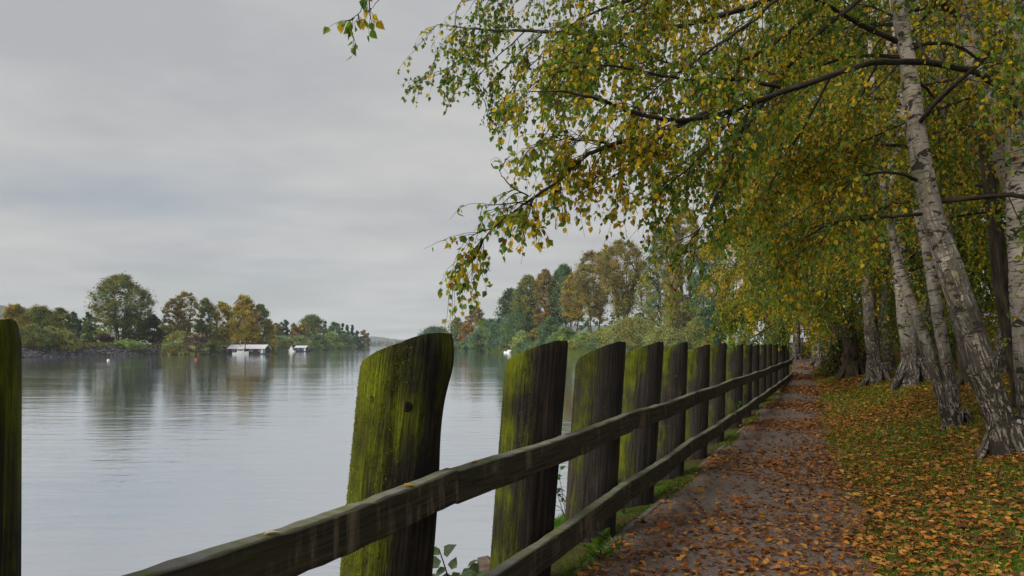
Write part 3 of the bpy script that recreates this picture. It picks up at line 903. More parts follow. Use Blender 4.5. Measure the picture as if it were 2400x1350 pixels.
def px_path(pts):
    l = smooth_path([P(*p) for p in pts], 5)
    j = np.cumsum(rng.normal(0, 0.006, l.shape), 0); j = j - np.linspace(0, 1, len(l))[:, None] * j[-1]
    return l + j * np.linspace(1, .6, len(l))[:, None]

# --- the big birch at the picture's edge whose long bough reaches over the path
b1 = empty("birch_tree", P(2440, 1050, 8.0) - [0, 0, 0.1], "tall white birch whose long dark bough arches over the path", "tree", "birches along the path")
trunk_from(b1, [(2444, 1065, 8), (2425, 900, 8), (2408, 680, 8), (2398, 450, 8), (2388, 200, 8), (2380, 0, 8), (2372, -350, 8), (2360, -900, 8)],
           [84, 74, 70, 66, 64, 62, 54, 30], 'birch', 22, 0.05, 21)
wood = MB(); sites = []
L1 = px_path([(2398, 330, 8.0), (2372, 240, 7.9), (2336, 198, 7.7), (2280, 165, 7.4), (2180, 146, 7), (2060, 141, 6.6), (1950, 170, 6.3), (1830, 207, 6), (1720, 250, 5.7), (1600, 276, 5.4), (1500, 265, 5.2), (1420, 240, 5.0), (1340, 220, 4.9), (1280, 215, 4.85)])
tube(wood, L1, np.interp(np.linspace(0, 1, len(L1)), [0, 0.1, 0.5, 1], [0.052, 0.036, 0.024, 0.005]), 9, lump=0.22, seed=2)
def limb(pts, r0, r1, **kw):
    l = px_path(pts)
    tube(wood, l, np.interp(np.linspace(0, 1, len(l)), [0, 1], [r0, r1]), 6, lump=0.1, seed=int(abs(pts[0][0])))
    sprays(wood, l, sites, **kw)
    return l
sprays(wood, L1, sites, s0=0.48, sub_gap=0.11, sub_len=(0.35, 0.9), twigs=6, leaves=7, leaf=0.05)
near = dict(sub_gap=0.070, sub_len=(0.22, 0.62), twigs=6, twig_len=(0.16, 0.40), leaves=8, leaf=0.044, droop=0.8, s0=0.12)
limb([(1660, 262, 5.55), (1560, 310, 5.3), (1435, 338, 5.0), (1361, 374, 4.9), (1287, 430, 4.8), (1236, 463, 4.75), (1205, 490, 4.7), (1160, 520, 4.6), (1125, 560, 4.6), (1112, 605, 4.6)], 0.020, 0.003, **{**near, 'sub_len': (0.16, 0.42)})
limb([(1240, 462, 4.75), (1190, 430, 4.7), (1170, 400, 4.65)], 0.006, 0.002, **{**near, 'sub_len': (0.1, 0.25), 'twigs': 3, 'leaves': 4})
limb([(1430, 340, 5.0), (1350, 330, 4.9), (1290, 335, 4.8), (1250, 345, 4.8)], 0.008, 0.002, **{**near, 'sub_len': (0.15, 0.35)})
limb([(1830, 207, 6.0), (1740, 186, 5.9), (1640, 190, 5.8), (1540, 172, 5.6), (1430, 155, 5.5), (1330, 165, 5.4), (1270, 185, 5.3)], 0.020, 0.003, **near)
limb([(1720, 250, 5.7), (1690, 300, 5.6), (1630, 375, 5.5), (1575, 430, 5.4), (1530, 470, 5.3)], 0.016, 0.003, **{**near, 'sub_len': (0.2, 0.45)})
limb([(1600, 276, 5.4), (1540, 330, 5.3), (1470, 390, 5.2), (1420, 430, 5.1)], 0.012, 0.003, **{**near, 'sub_len': (0.2, 0.4)})
limb([(1760, 230, 5.8), (1740, 320, 5.7), (1700, 420, 5.6), (1660, 500, 5.6), (1630, 560, 5.6)], 0.016, 0.003, **near)
limb([(1700, -100, 6.5), (1560, -20, 6.2), (1450, 50, 6.0), (1360, 120, 5.8), (1300, 180, 5.7)], 0.018, 0.003, **near)
limb([(1900, -60, 6.4), (1750, 60, 6.2), (1650, 130, 6.0), (1560, 190, 5.9), (1480, 260, 5.8)], 0.022, 0.003, **near)
limb([(2060, -40, 7.0), (1900, 100, 6.8), (1800, 230, 6.6), (1730, 340, 6.5), (1690, 430, 6.4)], 0.026, 0.003, **near)
limb([(1939, 0, 7.4), (1817, 100, 7.0), (1720, 150, 6.8), (1620, 160, 6.6), (1520, 130, 6.4), (1420, 90, 6.3)], 0.026, 0.004, **near)
limb([(2380, -60, 8), (2200, -120, 7.6), (1940, -60, 7.0), (1700, -40, 6.6), (1500, 0, 6.4), (1380, 40, 6.3), (1290, 90, 6.2)], 0.04, 0.004, **near)
# the isolated spray close to the camera
limb([(1100, -260, 4.2), (1000, -150, 4.1), (930, -70, 4.05), (872, -15, 4.0), (842, 28, 4.0), (822, 62, 4.0)], 0.005, 0.0015, sub_gap=0.055, s0=0.66, sub_len=(0.08, 0.20), twigs=2, twig_len=(0.05, 0.12), leaves=3, leaf=0.052, droop=0.7)
limb([(930, -70, 4.05), (905, -20, 4.05), (885, 5, 4.05), (870, 20, 4.05)], 0.003, 0.0012, sub_gap=0.06, s0=0.4, sub_len=(0.04, 0.10), twigs=2, twig_len=(0.04, 0.08), leaves=2, leaf=0.046, droop=0.6)
# boughs passing in front of the trunks
limb([(2110, 100, 7.4), (2020, 60, 7.2), (1935, 12, 7.0), (1880, -20, 6.9)], 0.03, 0.012, **near)
limb([(2300, 222, 8), (2150, 274, 7.6), (2020, 330, 7.3), (1898, 396, 7.0), (1820, 450, 6.8)], 0.016, 0.003, **near)
limb([(2108, 148, 7.2), (2040, 220, 7.0), (1940, 307, 6.8), (1880, 380, 6.7)], 0.011, 0.003, **near)
for pts in (            [(2060, 141, 6.6), (2010, 250, 7.0), (1960, 350, 7.3), (1920, 440, 7.5)], [(1950, 170, 6.3), (1880, 300, 6.7), (1820, 400, 6.9), (1780, 490, 7.0)],
            [(2180, 146, 7.0), (2120, 60, 7.4), (2030, 10, 7.6), (1950, 20, 7.8)]):
    limb(pts, 0.014, 0.003, **near)
wood.build("branches", M['limb'], b1, smooth=True)
finish_crown(b1, sites, 0.36, False, 1.3, individual=300)

# --- high branches further along, drooping over the water
b2 = empty("birch_tree", hit(2400, 1020) + [0.6, 0.6, -0.1], "leaning white birch entering the picture at its upper corner, behind the arching bough", "tree", "birches along the path")
bb = np.array(b2.location)
tr = [bb, P(2440, 620, 9.0), P(2400, 480, 9.0), P(2330, 285, 9.0), P(2275, 75, 9.0), P(2245, -40, 9.0), P(2180, -320, 9.0), P(2120, -700, 9.0)]
sp = smooth_path(tr, 6); mb = MB()
tube(mb, sp, np.interp(np.linspace(0, 1, len(sp)), [0, 0.3, 0.7, 1], [0.20, 0.155, 0.135, 0.08]), 20, lump=0.06, seed=31)
mb.build("trunk", M['birch'], b2, smooth=True)
wood = MB(); sites = []
mid = dict(sub_gap=0.10, sub_len=(0.35, 0.95), twigs=6, twig_len=(0.25, 0.6), leaves=8, leaf=0.052, droop=1.0, s0=0.25)
limb([(2270, 60, 9), (2100, -60, 8.8), (1940, -40, 8.6), (1750, 20, 8.3), (1600, 60, 8.1), (1455, 85, 8.0), (1330, 80, 8.0), (1240, 72, 8.1), (1162, 71, 8.2), (1090, 68, 8.3), (1030, 58, 8.4)], 0.05, 0.004, **{**mid, 's0': 0.5, 'sub_len': (0.25, 0.62)})
for pts in ([(1180, 72, 8.2), (1110, 120, 8.2), (1040, 165, 8.2), (1000, 185, 8.2)], [(1230, 74, 8.1), (1160, 140, 8.1), (1110, 190, 8.1), (1075, 205, 8.1)],
            [(1270, 80, 8.1), (1190, 150, 8.1), (1150, 205, 8.1), (1135, 235, 8.1)], [(1310, 85, 8.0), (1230, 170, 8.0), (1185, 240, 8.0), (1168, 280, 8.0)],
            [(1400, 85, 8.0), (1320, 150, 8.0), (1250, 205, 8.0), (1225, 230, 8.0)]):
    limb(pts, 0.008, 0.002, **{**mid, 'sub_len': (0.15, 0.42), 'twig_len': (0.12, 0.34), 'sub_gap': 0.10, 'twigs': 5, 'leaves': 6, 's0': 0.1})
limb([(1700, -150, 8.6), (1450, -80, 8.4), (1280, -30, 8.3), (1150, -10, 8.3), (1080, 5, 8.3)], 0.03, 0.004, **{**mid, 'sub_len': (0.2, 0.5)})
limb([(1850, -200, 8.6), (1650, -60, 8.4), (1500, 40, 8.3), (1400, 130, 8.2), (1350, 190, 8.2)], 0.03, 0.004, **mid)
limb([(2260, 0, 9), (2100, 40, 9.2), (1950, 130, 9.4), (1850, 230, 9.5), (1780, 330, 9.5)], 0.035, 0.005, **mid)
limb([(2330, 290, 9), (2250, 300, 9.4), (2150, 350, 9.8), (2050, 430, 10), (1980, 520, 10)], 0.03, 0.005, **mid)
limb([(2250, -60, 9), (2150, 60, 9.6), (2060, 180, 10), (1990, 300, 10.2)], 0.03, 0.005, **mid)
wood.build("branches", M['limb'], b2, smooth=True)
finish_crown(b2, sites, 0.36, False, 1.1)

# --- the thick leaning birch rising through the frame
def auto_limbs(sp, rr, n, z0, z1, ln, up=(0.1, 0.7), droop=1.1, bias=None, azi=None):
    """limbs leaving a trunk polyline between two heights"""
    out = []
    for k in range(n):
        z = z0 + (z1 - z0) * (k + rng.random()) / n
        z = min(z, sp[-1][2])
        i_ = int(np.argmin(np.abs(sp[:, 2] - z)))
        a = (k * 2.399 + rng.normal(0, 0.3)) if azi is None else rng.uniform(*azi)
        d = np.array([math.cos(a), math.sin(a), rng.uniform(*up)])
        if bias is not None: d = d + bias
        L = rng.uniform(*ln) * np.interp(z, [z0, z1], [1.0, 0.75])
        p = paths(sp[i_][None], d[None], np.array([L]), droop, 9, 0.10)[0]
        out.append((p, min(rr[i_] * 0.30, 0.008 + 0.008 * L)))
    return out

def auto_birch(label, trunk_px, widths, mat, crown, yellow, leaf, n_limbs, z0, z1, ln, gain=1.0, seed=1, extra=None, name="birch_tree", cat="tree",
               group="birches along the path", simple=True, up=(0.1, 0.7), bias=None, stems=None, azi=None):
    base = P(*trunk_px[0]); gz = float(ground(base[0], base[1]))
    base = np.array([base[0], base[1], gz - 0.12])
    root = empty(name, base, label, cat, group)
    pts = [tuple(p) for p in trunk_px]
    widths = [widths[0] * 1.35] + list(widths[1:])
    sp, rr, _ = trunk_from(root, pts, widths, mat, 18, 0.08, seed)
    rb = MB(); r0 = rr[0]; bz = np.array([base[0], base[1], gz])
    for q_ in range(6):
        a_ = q_ * 1.05 + rng.normal(0, .2); L_ = r0 * rng.uniform(1.5, 2.1)
        dv_ = np.array([math.cos(a_), math.sin(a_), 0])
        e1, e2 = bz + dv_ * r0 * 1.25, bz + dv_ * L_
        e1[2] = gz + r0 * .22; e2[2] = float(ground(e2[0], e2[1])) - .06
        tube(rb, smooth_path([bz + dv_ * r0 * .45 + [0, 0, r0 * 1.7], e1, e2], 5), np.linspace(r0 * .36, r0 * .10, 11), 7, lump=.15, seed=q_)
    rb.build("roots", M[mat], root, smooth=True)
    wood = MB(); sites = []
    for st in (stems or []):
        trunk_from(root, st[0], st[1], mat, 14, 0.06, seed + 50)
    for p, r in auto_limbs(sp, rr, n_limbs, z0, z1, ln, up, 1.1, bias, azi):
        tube(wood, p, np.linspace(r, 0.004, len(p)), 5, lump=0.08, seed=seed)
        sprays(wood, p, sites, **crown, leaf=leaf)
    if extra:
        for pts in extra:
            l = px_path(pts); tube(wood, l, np.linspace(0.02, 0.004, len(l)), 5, lump=0.1, seed=seed)
            sprays(wood, l, sites, **crown, leaf=leaf)
    if sites:
        wood.build("branches", M['limb'], root, smooth=True)
        finish_crown(root, sites, yellow, simple, 0.8, 0, gain)
    return root

def base_px(u, d):       # pixel row of the ground at column u and depth d
    x = (u - HX) / F * d
    return HV + (EYE - float(ground(x, d)) + 0.22) / d * F

cr8 = dict(sub_gap=0.13, sub_len=(0.5, 1.4), twigs=8, twig_len=(0.3, 0.75), leaves=10, droop=1.1, s0=0.2)
h = hit(2370, 1062)
d = float(h[1])
auto_birch("thick birch leaning towards the river, white above a rugged dark foot",
           [(2372, base_px(2372, d), d), (2345, 985, d), (2296, 850, d), (2236, 660, d), (2185, 500, d + .1), (2153, 350, d + .2), (2136, 200, d + .3), (2118, 80, d + .4), (2105, -10, d + .5), (2080, -400, d + .6)],
           [66, 62, 60, 57, 46, 41, 37, 35, 33, 22], 'birch_old', cr8, 0.32, 0.052, 12, 3.0, 7.0, (1.6, 3.2), 1.0, 41, simple=False,
           extra=[[(2150, 422, d), (2080, 405, d - .1), (1998, 422, d - .2), (1930, 470, d - .4)], [(2160, 500, d), (2060, 510, d - .2), (1960, 520, d - .3), (1880, 560, d - .5)]])
h = hit(2240, 1002); d = float(h[1])
auto_birch("pair of slender white birch stems sharing one foot behind the thick leaning birch",
           [(2246, base_px(2246, d), d), (2225, 890, d), (2205, 780, d), (2190, 690, d), (2170, 570, d + .1), (2150, 470, d + .2), (2120, 250, d + .4), (2095, 0, d + .6), (2080, -250, d + .6)],
           [34, 28, 26, 25, 24, 23, 20, 18, 12], 'birch', cr8, 0.32, 0.052, 12, 3.0, 8.5, (1.5, 3.2), 1.0, 43, simple=False,
           stems=[([(2238, base_px(2238, d), d), (2195, 880, d + .1), (2160, 770, d + .2), (2128, 690, d + .3), (2105, 620, d + .4), (2085, 520, d + .6), (2060, 350, d + .8), (2035, 50, d + 1)], [28, 25, 23, 21, 19, 17, 15, 10])])
d = 9.3
auto_birch("dark-barked birch with peeling strips next to the leaning birch's foot",
           [(2418, base_px(2418, d), d), (2395, 900, d), (2372, 780, d), (2352, 680, d), (2340, 600, d), (2328, 500, d + .1), (2305, 300, d + .3), (2290, 100, d + .5), (2280, -200, d + .6)],
           [50, 44, 40, 36, 32, 30, 26, 22, 16], 'old_bark', cr8, 0.30, 0.058, 11, 3.0, 8.5, (1.5, 2.8), 0.8, 47, simple=False)
d = 13.0
auto_birch("dark rough trunk standing between the slender pair and the thick leaning birch",
           [(2290, base_px(2290, d), d), (2272, 880, d), (2258, 790, d), (2240, 680, d), (2225, 560, d), (2215, 300, d), (2205, 0, d)],
           [46, 38, 34, 30, 27, 23, 14], 'old_bark', cr8, 0.35, 0.06, 9, 3.6, 9.0, (2.0, 3.6), 0.85, 53)
d = 15.5
auto_birch("pale forked birch seen behind the dark-barked birch",
           [(2338, base_px(2338, d), d), (2345, 830, d), (2368, 740, d), (2392, 660, d), (2412, 560, d), (2425, 300, d)],
           [34, 30, 28, 26, 24, 16], 'birch', cr8, 0.25, 0.062, 8, 3.2, 8.5, (2.0, 3.4), 0.75, 59)
cr16 = dict(sub_gap=0.17, sub_len=(0.6, 1.6), twigs=9, twig_len=(0.35, 0.95), leaves=12, droop=1.25, s0=0.15, twig_r=0.003)
h = hit(2137, 902); d = float(h[1])
auto_birch("straight grey birch with ringed bark beside a thin sapling",
           [(2140, base_px(2140, d), d), (2134, 850, d), (2128, 780, d), (2118, 700, d), (2108, 600, d), (2095, 400, d), (2080, 100, d), (2070, -150, d)],
           [50, 40, 37, 34, 31, 26, 21, 14], 'birch', cr16, 0.30, 0.060, 20, 2.8, 11.0, (2.2, 4.4), 0.9, 61,
           stems=[([(2166, base_px(2166, d) - 6, d + .4), (2160, 800, d + .5), (2165, 700, d + .5), (2172, 560, d + .6)], [15, 12, 10, 8])])
h = hit(2055, 898); d = float(h[1])
auto_birch("rough-footed birch nearest the ivy-clad stump, its twin stem close behind",
           [(2058, base_px(2058, d), d), (2048, 840, d), (2042, 770, d), (2036, 700, d), (2030, 600, d), (2020, 400, d), (2010, 150, d), (2000, -100, d)],
           [38, 31, 29, 27, 25, 22, 18, 12], 'birch_old', cr16, 0.30, 0.060, 22, 2.9, 11.0, (2.6, 5.0), 0.9, 67, bias=np.array([-0.25, -0.1, 0]),
           stems=[([(2088, base_px(2088, d + 1.5), d + 1.5), (2080, 800, d + 1.5), (2076, 720, d + 1.5), (2075, 600, d + 1.5)], [26, 22, 20, 17])])
d = 21.5
auto_birch("leafy birch standing above the ivy-clad stump, its crown hanging low",
           [(2000, base_px(2000, d), d), (1990, 780, d), (1985, 700, d), (1975, 500, d), (1965, 250, d), (1955, 0, d)],
           [36, 28, 25, 21, 17, 11], 'old_bark', cr16, 0.27, 0.075, 30, 2.65, 12.5, (2.8, 5.2), 0.95, 71, bias=np.array([-0.2, -0.2, 0]))
d = 29.0
auto_birch("pale birch pair where the path bends out of sight",
           [(1922, base_px(1922, d), d), (1914, 790, d), (1906, 740, d), (1900, 600, d), (1890, 350, d), (1885, 100, d)],
           [30, 24, 20, 16, 14, 8], 'birch', {**cr16, 'twigs': 7}, 0.25, 0.10, 26, 3.0, 15.0, (3.0, 5.5), 0.95, 73,
           stems=[([(1936, base_px(1936, d), d + .3), (1930, 790, d + .3), (1926, 720, d + .3)], [22, 18, 14])])
d = 38.0
auto_birch("golden-leaved birch drooping over the far end of the piling fence",
           [(1808, base_px(1808, d), d), (1804, 720, d), (1800, 640, d), (1795, 560, d), (1790, 480, d), (1785, 380, d)],
           [26, 22, 18, 14, 11, 7], 'old_bark', {**cr16, 'twigs': 8, 'sub_len': (0.8, 1.8)}, 0.66, 0.105, 28, 2.9, 10.5, (2.4, 4.2), 1.0, 79, up=(0.2, 0.9))
for (u, d, yel, lab, sd) in ((2290, 19.0, 0.25, "dark green birch filling the gap behind the slender stems", 83),
                             (2440, 17.0, 0.22, "shaded birch whose leaves close the picture's edge behind the forked stem", 89),
                             (2180, 25.0, 0.35, "yellow-green birch on the lawn behind the ringed grey birch", 97),
                             (1868, 33.0, 0.22, "green birch closing the view where the path ends", 107),
                             (2080, 33.0, 0.40, "distant birch on the lawn behind the twin-stemmed birch", 101)):
    auto_birch(lab, [(u, base_px(u, d), d), (u - 4, 700, d), (u - 8, 500, d), (u - 14, 200, d), (u - 20, -60, d)], [1.4 * F / d * 0.22, 1.2 * F / d * 0.22, F / d * 0.2, F / d * 0.15, F / d * 0.08],
               'birch_old', {**cr16, 'sub_gap': 0.22}, yel, 0.0040 * d, 20, 2.6, 12.5, (2.6, 4.8), 0.75, sd)

# ivy-clad stump mound
h = hit(1985, 872); d = float(h[1])
st = empty("ivy_stump", [h[0], h[1], h[2] - 0.1], "broken old stump overgrown with ivy on a mound beside the path", "stump")
mb = MB()
tube(mb, np.array([h + [-.28, 0, -.2], h + [-.26, 0, .5], h + [-.30, .05, 1.1], h + [-.42, .05, 1.75]]), [0.42, 0.30, 0.24, 0.13], 12, lump=0.2, seed=5)
tube(mb, np.array([h + [.25, .1, -.2], h + [.28, .1, .5], h + [.36, .15, 1.1], h + [.55, .15, 1.5]]), [0.46, 0.36, 0.28, 0.16], 12, lump=0.2, seed=6)
tube(mb, np.array([h + [.0, 0.1, .3], h + [-.05, 0.1, .9], h + [.05, .12, 1.6]]), [0.3, 0.16, 0.09], 10, lump=0.2, seed=7)
mb.build("trunk", M['old_bark'], st, smooth=True)
mb = MB()
n = 5200
a = rng.uniform(0, 2 * np.pi, n); zz_ = rng.beta(1.1, 2.0, n) * 1.7
rad_ = 0.35 + 0.9 * np.exp(-zz_ * 2.3) * rng.random(n) + rng.normal(0, 0.07, n)
pp = np.stack([h[0] + rad_ * 1.25 * np.cos(a), h[1] + rad_ * np.sin(a), 0 * a], -1)
pp[:, 2] = ground(pp[:, 0], pp[:, 1]) + zz_ * np.exp(-0.2 * rad_) + 0.02
cc = np.where(rng.random((n, 1)) < 0.22, np.array([[0.26, 0.11, 0.02]]), np.array([[0.035, 0.07, 0.010]])) * rng.uniform(0.6, 1.6, (n, 1))
add_leaves(mb, pp, nrm(np.stack([np.cos(a), np.sin(a) - 0.3, -0.9 + 0 * a], -1) + rng.normal(0, .4, (n, 3))), rng.uniform(0.05, 0.10, n), cc, True, np.stack([np.cos(a), np.sin(a), 0.4 + 0 * a], -1))
tag(mb.build("ivy", M['leaf'], st), kind="stuff")

# ------------------------------------------------------------------ trees across the water
PAL = {
    'green': [(0.066, 0.102, 0.036), (0.054, 0.09, 0.036), (0.09, 0.12, 0.042)],
    'dark': [(0.022, 0.045, 0.026), (0.018, 0.038, 0.026), (0.030, 0.055, 0.028)],
    'olive': [(0.1207, 0.115, 0.0276), (0.0978, 0.1012, 0.0287), (0.1437, 0.1242, 0.0253)],
    'yellow': [(0.250, 0.180, 0.018), (0.205, 0.155, 0.020), (0.170, 0.145, 0.022)],
    'brown': [(0.130, 0.098, 0.028), (0.105, 0.088, 0.030), (0.155, 0.110, 0.026)],
    'orange': [(0.175, 0.100, 0.024), (0.15, 0.088, 0.024), (0.125, 0.082, 0.026)],
    'willow': [(0.1485, 0.1688, 0.0675), (0.1283, 0.1553, 0.0607), (0.1823, 0.189, 0.0675)],
    'light': [(0.1485, 0.2025, 0.054), (0.1215, 0.1755, 0.0513), (0.189, 0.2295, 0.054)],
    'purple': [(0.060, 0.028, 0.036), (0.050, 0.026, 0.03), (0.07, 0.035, 0.035)],
    'teal': [(0.052, 0.0975, 0.0585), (0.065, 0.1105, 0.065), (0.0455, 0.0845, 0.052)],
}
PROFILE = {
    'oval': ([0, .15, .4, .65, .85, 1], [.45, .8, 1, .9, .6, .15]),
    'dome': ([0, .2, .5, .8, 1], [.85, 1, .95, .65, .2]),
    'column': ([0, .1, .5, .85, 1], [.7, .95, 1, .8, .25]),
    'cone': ([0, .08, .5, .9, 1], [.8, 1, .62, .16, .03]),
    'vase': ([0, .3, .6, .85, 1], [.25, .6, 1, .85, .3]),
}
def crown_leaves(mb, wood, base, H, W, c0, pal, prof, n_clump, per, leaf, g, stems=1, depth=1.0, trunk_r=None, spread=0.22, limbs=True, lean=0.0):
    z0 = base[2] + c0 * H; z1 = base[2] + H
    px_, pv_ = PROFILE[prof]
    trunk_r = trunk_r or max(0.10, H * 0.011)
    axes = []
    for s in range(stems):
        off = 0 if stems == 1 else (s / (stems - 1) - 0.5)
        foot = base + np.array([off * W * 0.10, g.normal(0, W * 0.05), -0.3])
        tip = base + np.array([off * W * 0.62 + lean * H, g.normal(0, W * 0.12), H * (0.95 - abs(off) * 0.25)])
        midp = foot * 0.5 + tip * 0.5 + np.array([-off * W * 0.12 + g.normal(0, W * 0.03), 0, 0])
        ax = smooth_path([foot, midp, tip], 6); axes.append(ax)
        if wood is not None: tube(wood, ax, np.linspace(trunk_r * (1 if stems == 1 else 0.8), trunk_r * 0.12, len(ax)), 6, lump=0.1, seed=s)
    t = g.random(n_clump) ** (0.9 if prof != 'cone' else 1.3)
    R = np.interp(t, px_, pv_) * W / 2
    a = g.uniform(0, 2 * np.pi, n_clump); rr = R * np.sqrt(g.uniform(0.08, 1.0, n_clump))
    cl = np.stack([base[0] + rr * np.cos(a) + lean * H * t, base[1] + rr * np.sin(a) * depth, z0 + t * (z1 - z0) * 0.97], -1)
    cr = W * spread * g.uniform(0.55, 1.25, n_clump) * np.interp(t, [0, 0.8, 1], [1, 0.9, 0.6])
    if wood is not None and limbs:
        for k in range(0, n_clump):
            ax = axes[int(np.argmin([np.min(np.linalg.norm(x[:, :2] - cl[k, :2], axis=1)) for x in axes]))]
            zs = cl[k, 2] - (0.35 if prof != 'cone' else 0.02) * abs(rr[k]) - 0.06 * H
            i_ = int(np.argmin(np.abs(ax[:, 2] - zs)))
            m_ = (ax[i_] + cl[k]) / 2 + np.array([0, 0, 0.05 * H * 0.3])
            tube(wood, smooth_path([ax[i_], m_, cl[k]], 3), np.linspace(trunk_r * 0.32, trunk_r * 0.06, 7), 4, cap=False)
    N = n_clump * per
    ci = np.repeat(np.arange(n_clump), per)
    dirn = nrm(g.normal(size=(N, 3))); rad = np.minimum(np.abs(g.normal(0, .62, N)), 1.15) * cr[ci]
    pos = cl[ci] + dirn * rad[:, None] * np.array([1, 1, 0.75])
    pal = np.array(pal)
    cc = pal[g.integers(0, len(pal), n_clump)] * g.uniform(0.75, 1.3, (n_clump, 1)) * 2.05
    col = cc[ci] * g.uniform(0.65, 1.4, (N, 1))
    d = nrm(g.normal(size=(N, 3)) + np.array([0, 0, -0.3]))
    add_leaves(mb, pos, d, leaf * g.uniform(0.6, 1.4, N), col, True)

def far_tree(name, label, u, vtop, w, d, pal, prof='oval', c0=0.2, dens=1.0, stems=1, cat="tree", group=None, spread=0.165, zbase=None, seed=None, lean=0.0, limbs=True, leafpx=2.4):
    g = np.random.default_rng(seed or int(u * 7 + vtop))
    x = (u - HX) / F * d
    zb = float(ground(x, d)) if zbase is None else zbase
    zb = max(zb, WATER_Z)
    zt = EYE + (HV - vtop) / F * d
    w = w * 1.12; H = zt - zb; W = w / F * d
    base = np.array([x, d, zb])
    root = empty(name, base - [0, 0, 0.1], label, cat, group)
    wood, lv = MB(), MB()
    leaf = leafpx / F * d
    area = w * (HV + 15 - vtop) * (1 - c0 * 0.8)
    n_cl = int(np.clip(area / 42, 18, 260)); per = int(np.clip(area * 2.7 * dens / n_cl, 12, 400))
    crown_leaves(lv, wood, base, H, W, c0, PAL[pal] if isinstance(pal, str) else PAL[pal[0]] + PAL[pal[1]], prof, n_cl, per, leaf, g, stems, spread=spread, lean=lean, limbs=limbs)
    if wood.n: wood.build("trunk", M['far_bark'], root, smooth=True)
    tag(lv.build("crown", M['far_leaf'], root), kind="stuff")
    return root

GL = "trees along the far shore of the river"
GR = "trees on the wooded point ahead"
# far shore
far_tree("cottonwood_tree", "olive poplar with a bare twiggy top beside the first mossy post", 35, 712, 60, 205, ('olive', 'yellow'), 'dome', .1, .9, 2, group=GL)
far_tree("cottonwood_tree", "broad dull-green tree among the first shrubs of the rocky bank", 92, 718, 84, 222, ('olive', 'green'), 'dome', .1, 1.0, 2, group=GL)
far_tree("alder_tree", "rounded green tree behind the grey-leaved bank shrub", 141, 721, 50, 236, ('green', 'olive'), 'dome', .15, 1.0, group=GL)
far_tree("alder_tree", "dark narrow tree between the rounded green tree and the ivy snag", 173, 730, 32, 250, ('dark', 'teal'), 'oval', .1, 1.0, group=GL)
far_tree("ivy_snag", "narrow ivy-draped snag with a tufted top near the parked cars", 206, 730, 26, 232, 'green', 'column', .05, 1.3, group=GL, lean=.02)
far_tree("cottonwood_tree", "tall many-stemmed cottonwood towering over the rocky bank", 284, 643, 124, 240, ('olive', 'green'), 'oval', .26, .6, 6, group=GL, spread=.13)
far_tree("cottonwood_tree", "lower olive crown tucked under the towering many-stemmed cottonwood", 312, 735, 62, 246, ('olive', 'green'), 'oval', .08, .8, 2, group=GL)
far_tree("spruce_tree", "dense dark conifer just past the many-stemmed cottonwood", 356, 737, 44, 250, ('dark', 'teal'), 'dome', .05, 1.4, group=GL)
far_tree("cottonwood_tree", "thin half-bare tree with brownish lower leaves", 402, 698, 44, 245, ('brown', 'olive'), 'oval', .15, .55, 2, group=GL, spread=.16)
far_tree("cottonwood_tree", "slender nearly bare tree with an open lacy crown", 437, 681, 50, 248, ('olive', 'brown'), 'vase', .25, .42, 2, group=GL, spread=.15)
far_tree("cottonwood_tree", "green-topped poplar standing beside the slender lacy tree", 482, 697, 46, 255, ('olive', 'green'), 'oval', .12, .8, 2, group=GL, spread=.16)
far_tree("cottonwood_tree", "olive poplar with visible stems left of the golden one", 520, 705, 54, 262, ('olive', 'yellow'), 'oval', .15, .75, 2, group=GL, spread=.16)
far_tree("cottonwood_tree", "golden autumn poplar, brightest on the shore, behind the boathouse", 572, 691, 66, 285, ('yellow', 'yellow'), 'oval', .04, 1.4, 2, group=GL)
far_tree("cottonwood_tree", "green-tufted poplar leaning beside the golden one", 611, 711, 44, 290, ('olive', 'green'), 'oval', .12, .9, 2, group=GL, spread=.16)
far_tree("alder_tree", "low yellow-green tree at the shore end of the boathouse", 630, 752, 34, 296, ('yellow', 'olive'), 'dome', .03, 1.1, group=GL)
far_tree("alder_tree", "pale brownish tree in the gap past the boathouse", 648, 757, 34, 390, ('brown', 'willow'), 'dome', .1, 1.0, group=GL)
far_tree("cedar_tree", "narrow dark conifer above the small float house", 667, 749, 21, 395, ('dark', 'teal'), 'column', .05, 1.6, group=GL)
far_tree("alder_tree", "rusty brown tree beside the narrow dark conifer", 689, 758, 26, 410, ('brown', 'orange'), 'oval', .1, 1.1, group=GL)
far_tree("alder_tree", "small yellow tree past the rusty brown one", 707, 760, 22, 415, ('yellow', 'olive'), 'oval', .08, 1.1, group=GL)
far_tree("maple_tree", "large domed tree with a two-lobed top on the distant shore", 731, 738, 58, 450, ('green', 'olive'), 'dome', .1, 1.2, 2, group=GL)
far_tree("spruce_tree", "pointed spruce next to the two-lobed domed tree", 762, 753, 16, 520, 'dark', 'cone', .03, 2.0, group=GL)
far_tree("alder_tree", "round green tree between two groups of spruces", 784, 755, 36, 540, ('green', 'teal'), 'dome', .08, 1.2, group=GL)
for u, vt, w, d, lab in ((803, 757, 14, 600, "first spruce of the dark row running to the point"), (814, 758, 14, 620, "tallest spruce in the dark row running to the point"), (826, 762, 14, 650, "third spruce of the dark row running to the point"), (838, 768, 14, 690, "last pointed spruce before the tip of the point")):
    far_tree("spruce_tree", lab, u, vt, w, d, 'dark', 'cone', .03, 2.2, group=GL)
far_tree("alder_tree", "dark rounded tree standing at the very tip of the point", 853, 773, 24, 770, ('dark', 'brown'), 'dome', .02, 1.6, group=GL)
GS = "shrubs on the far bank"
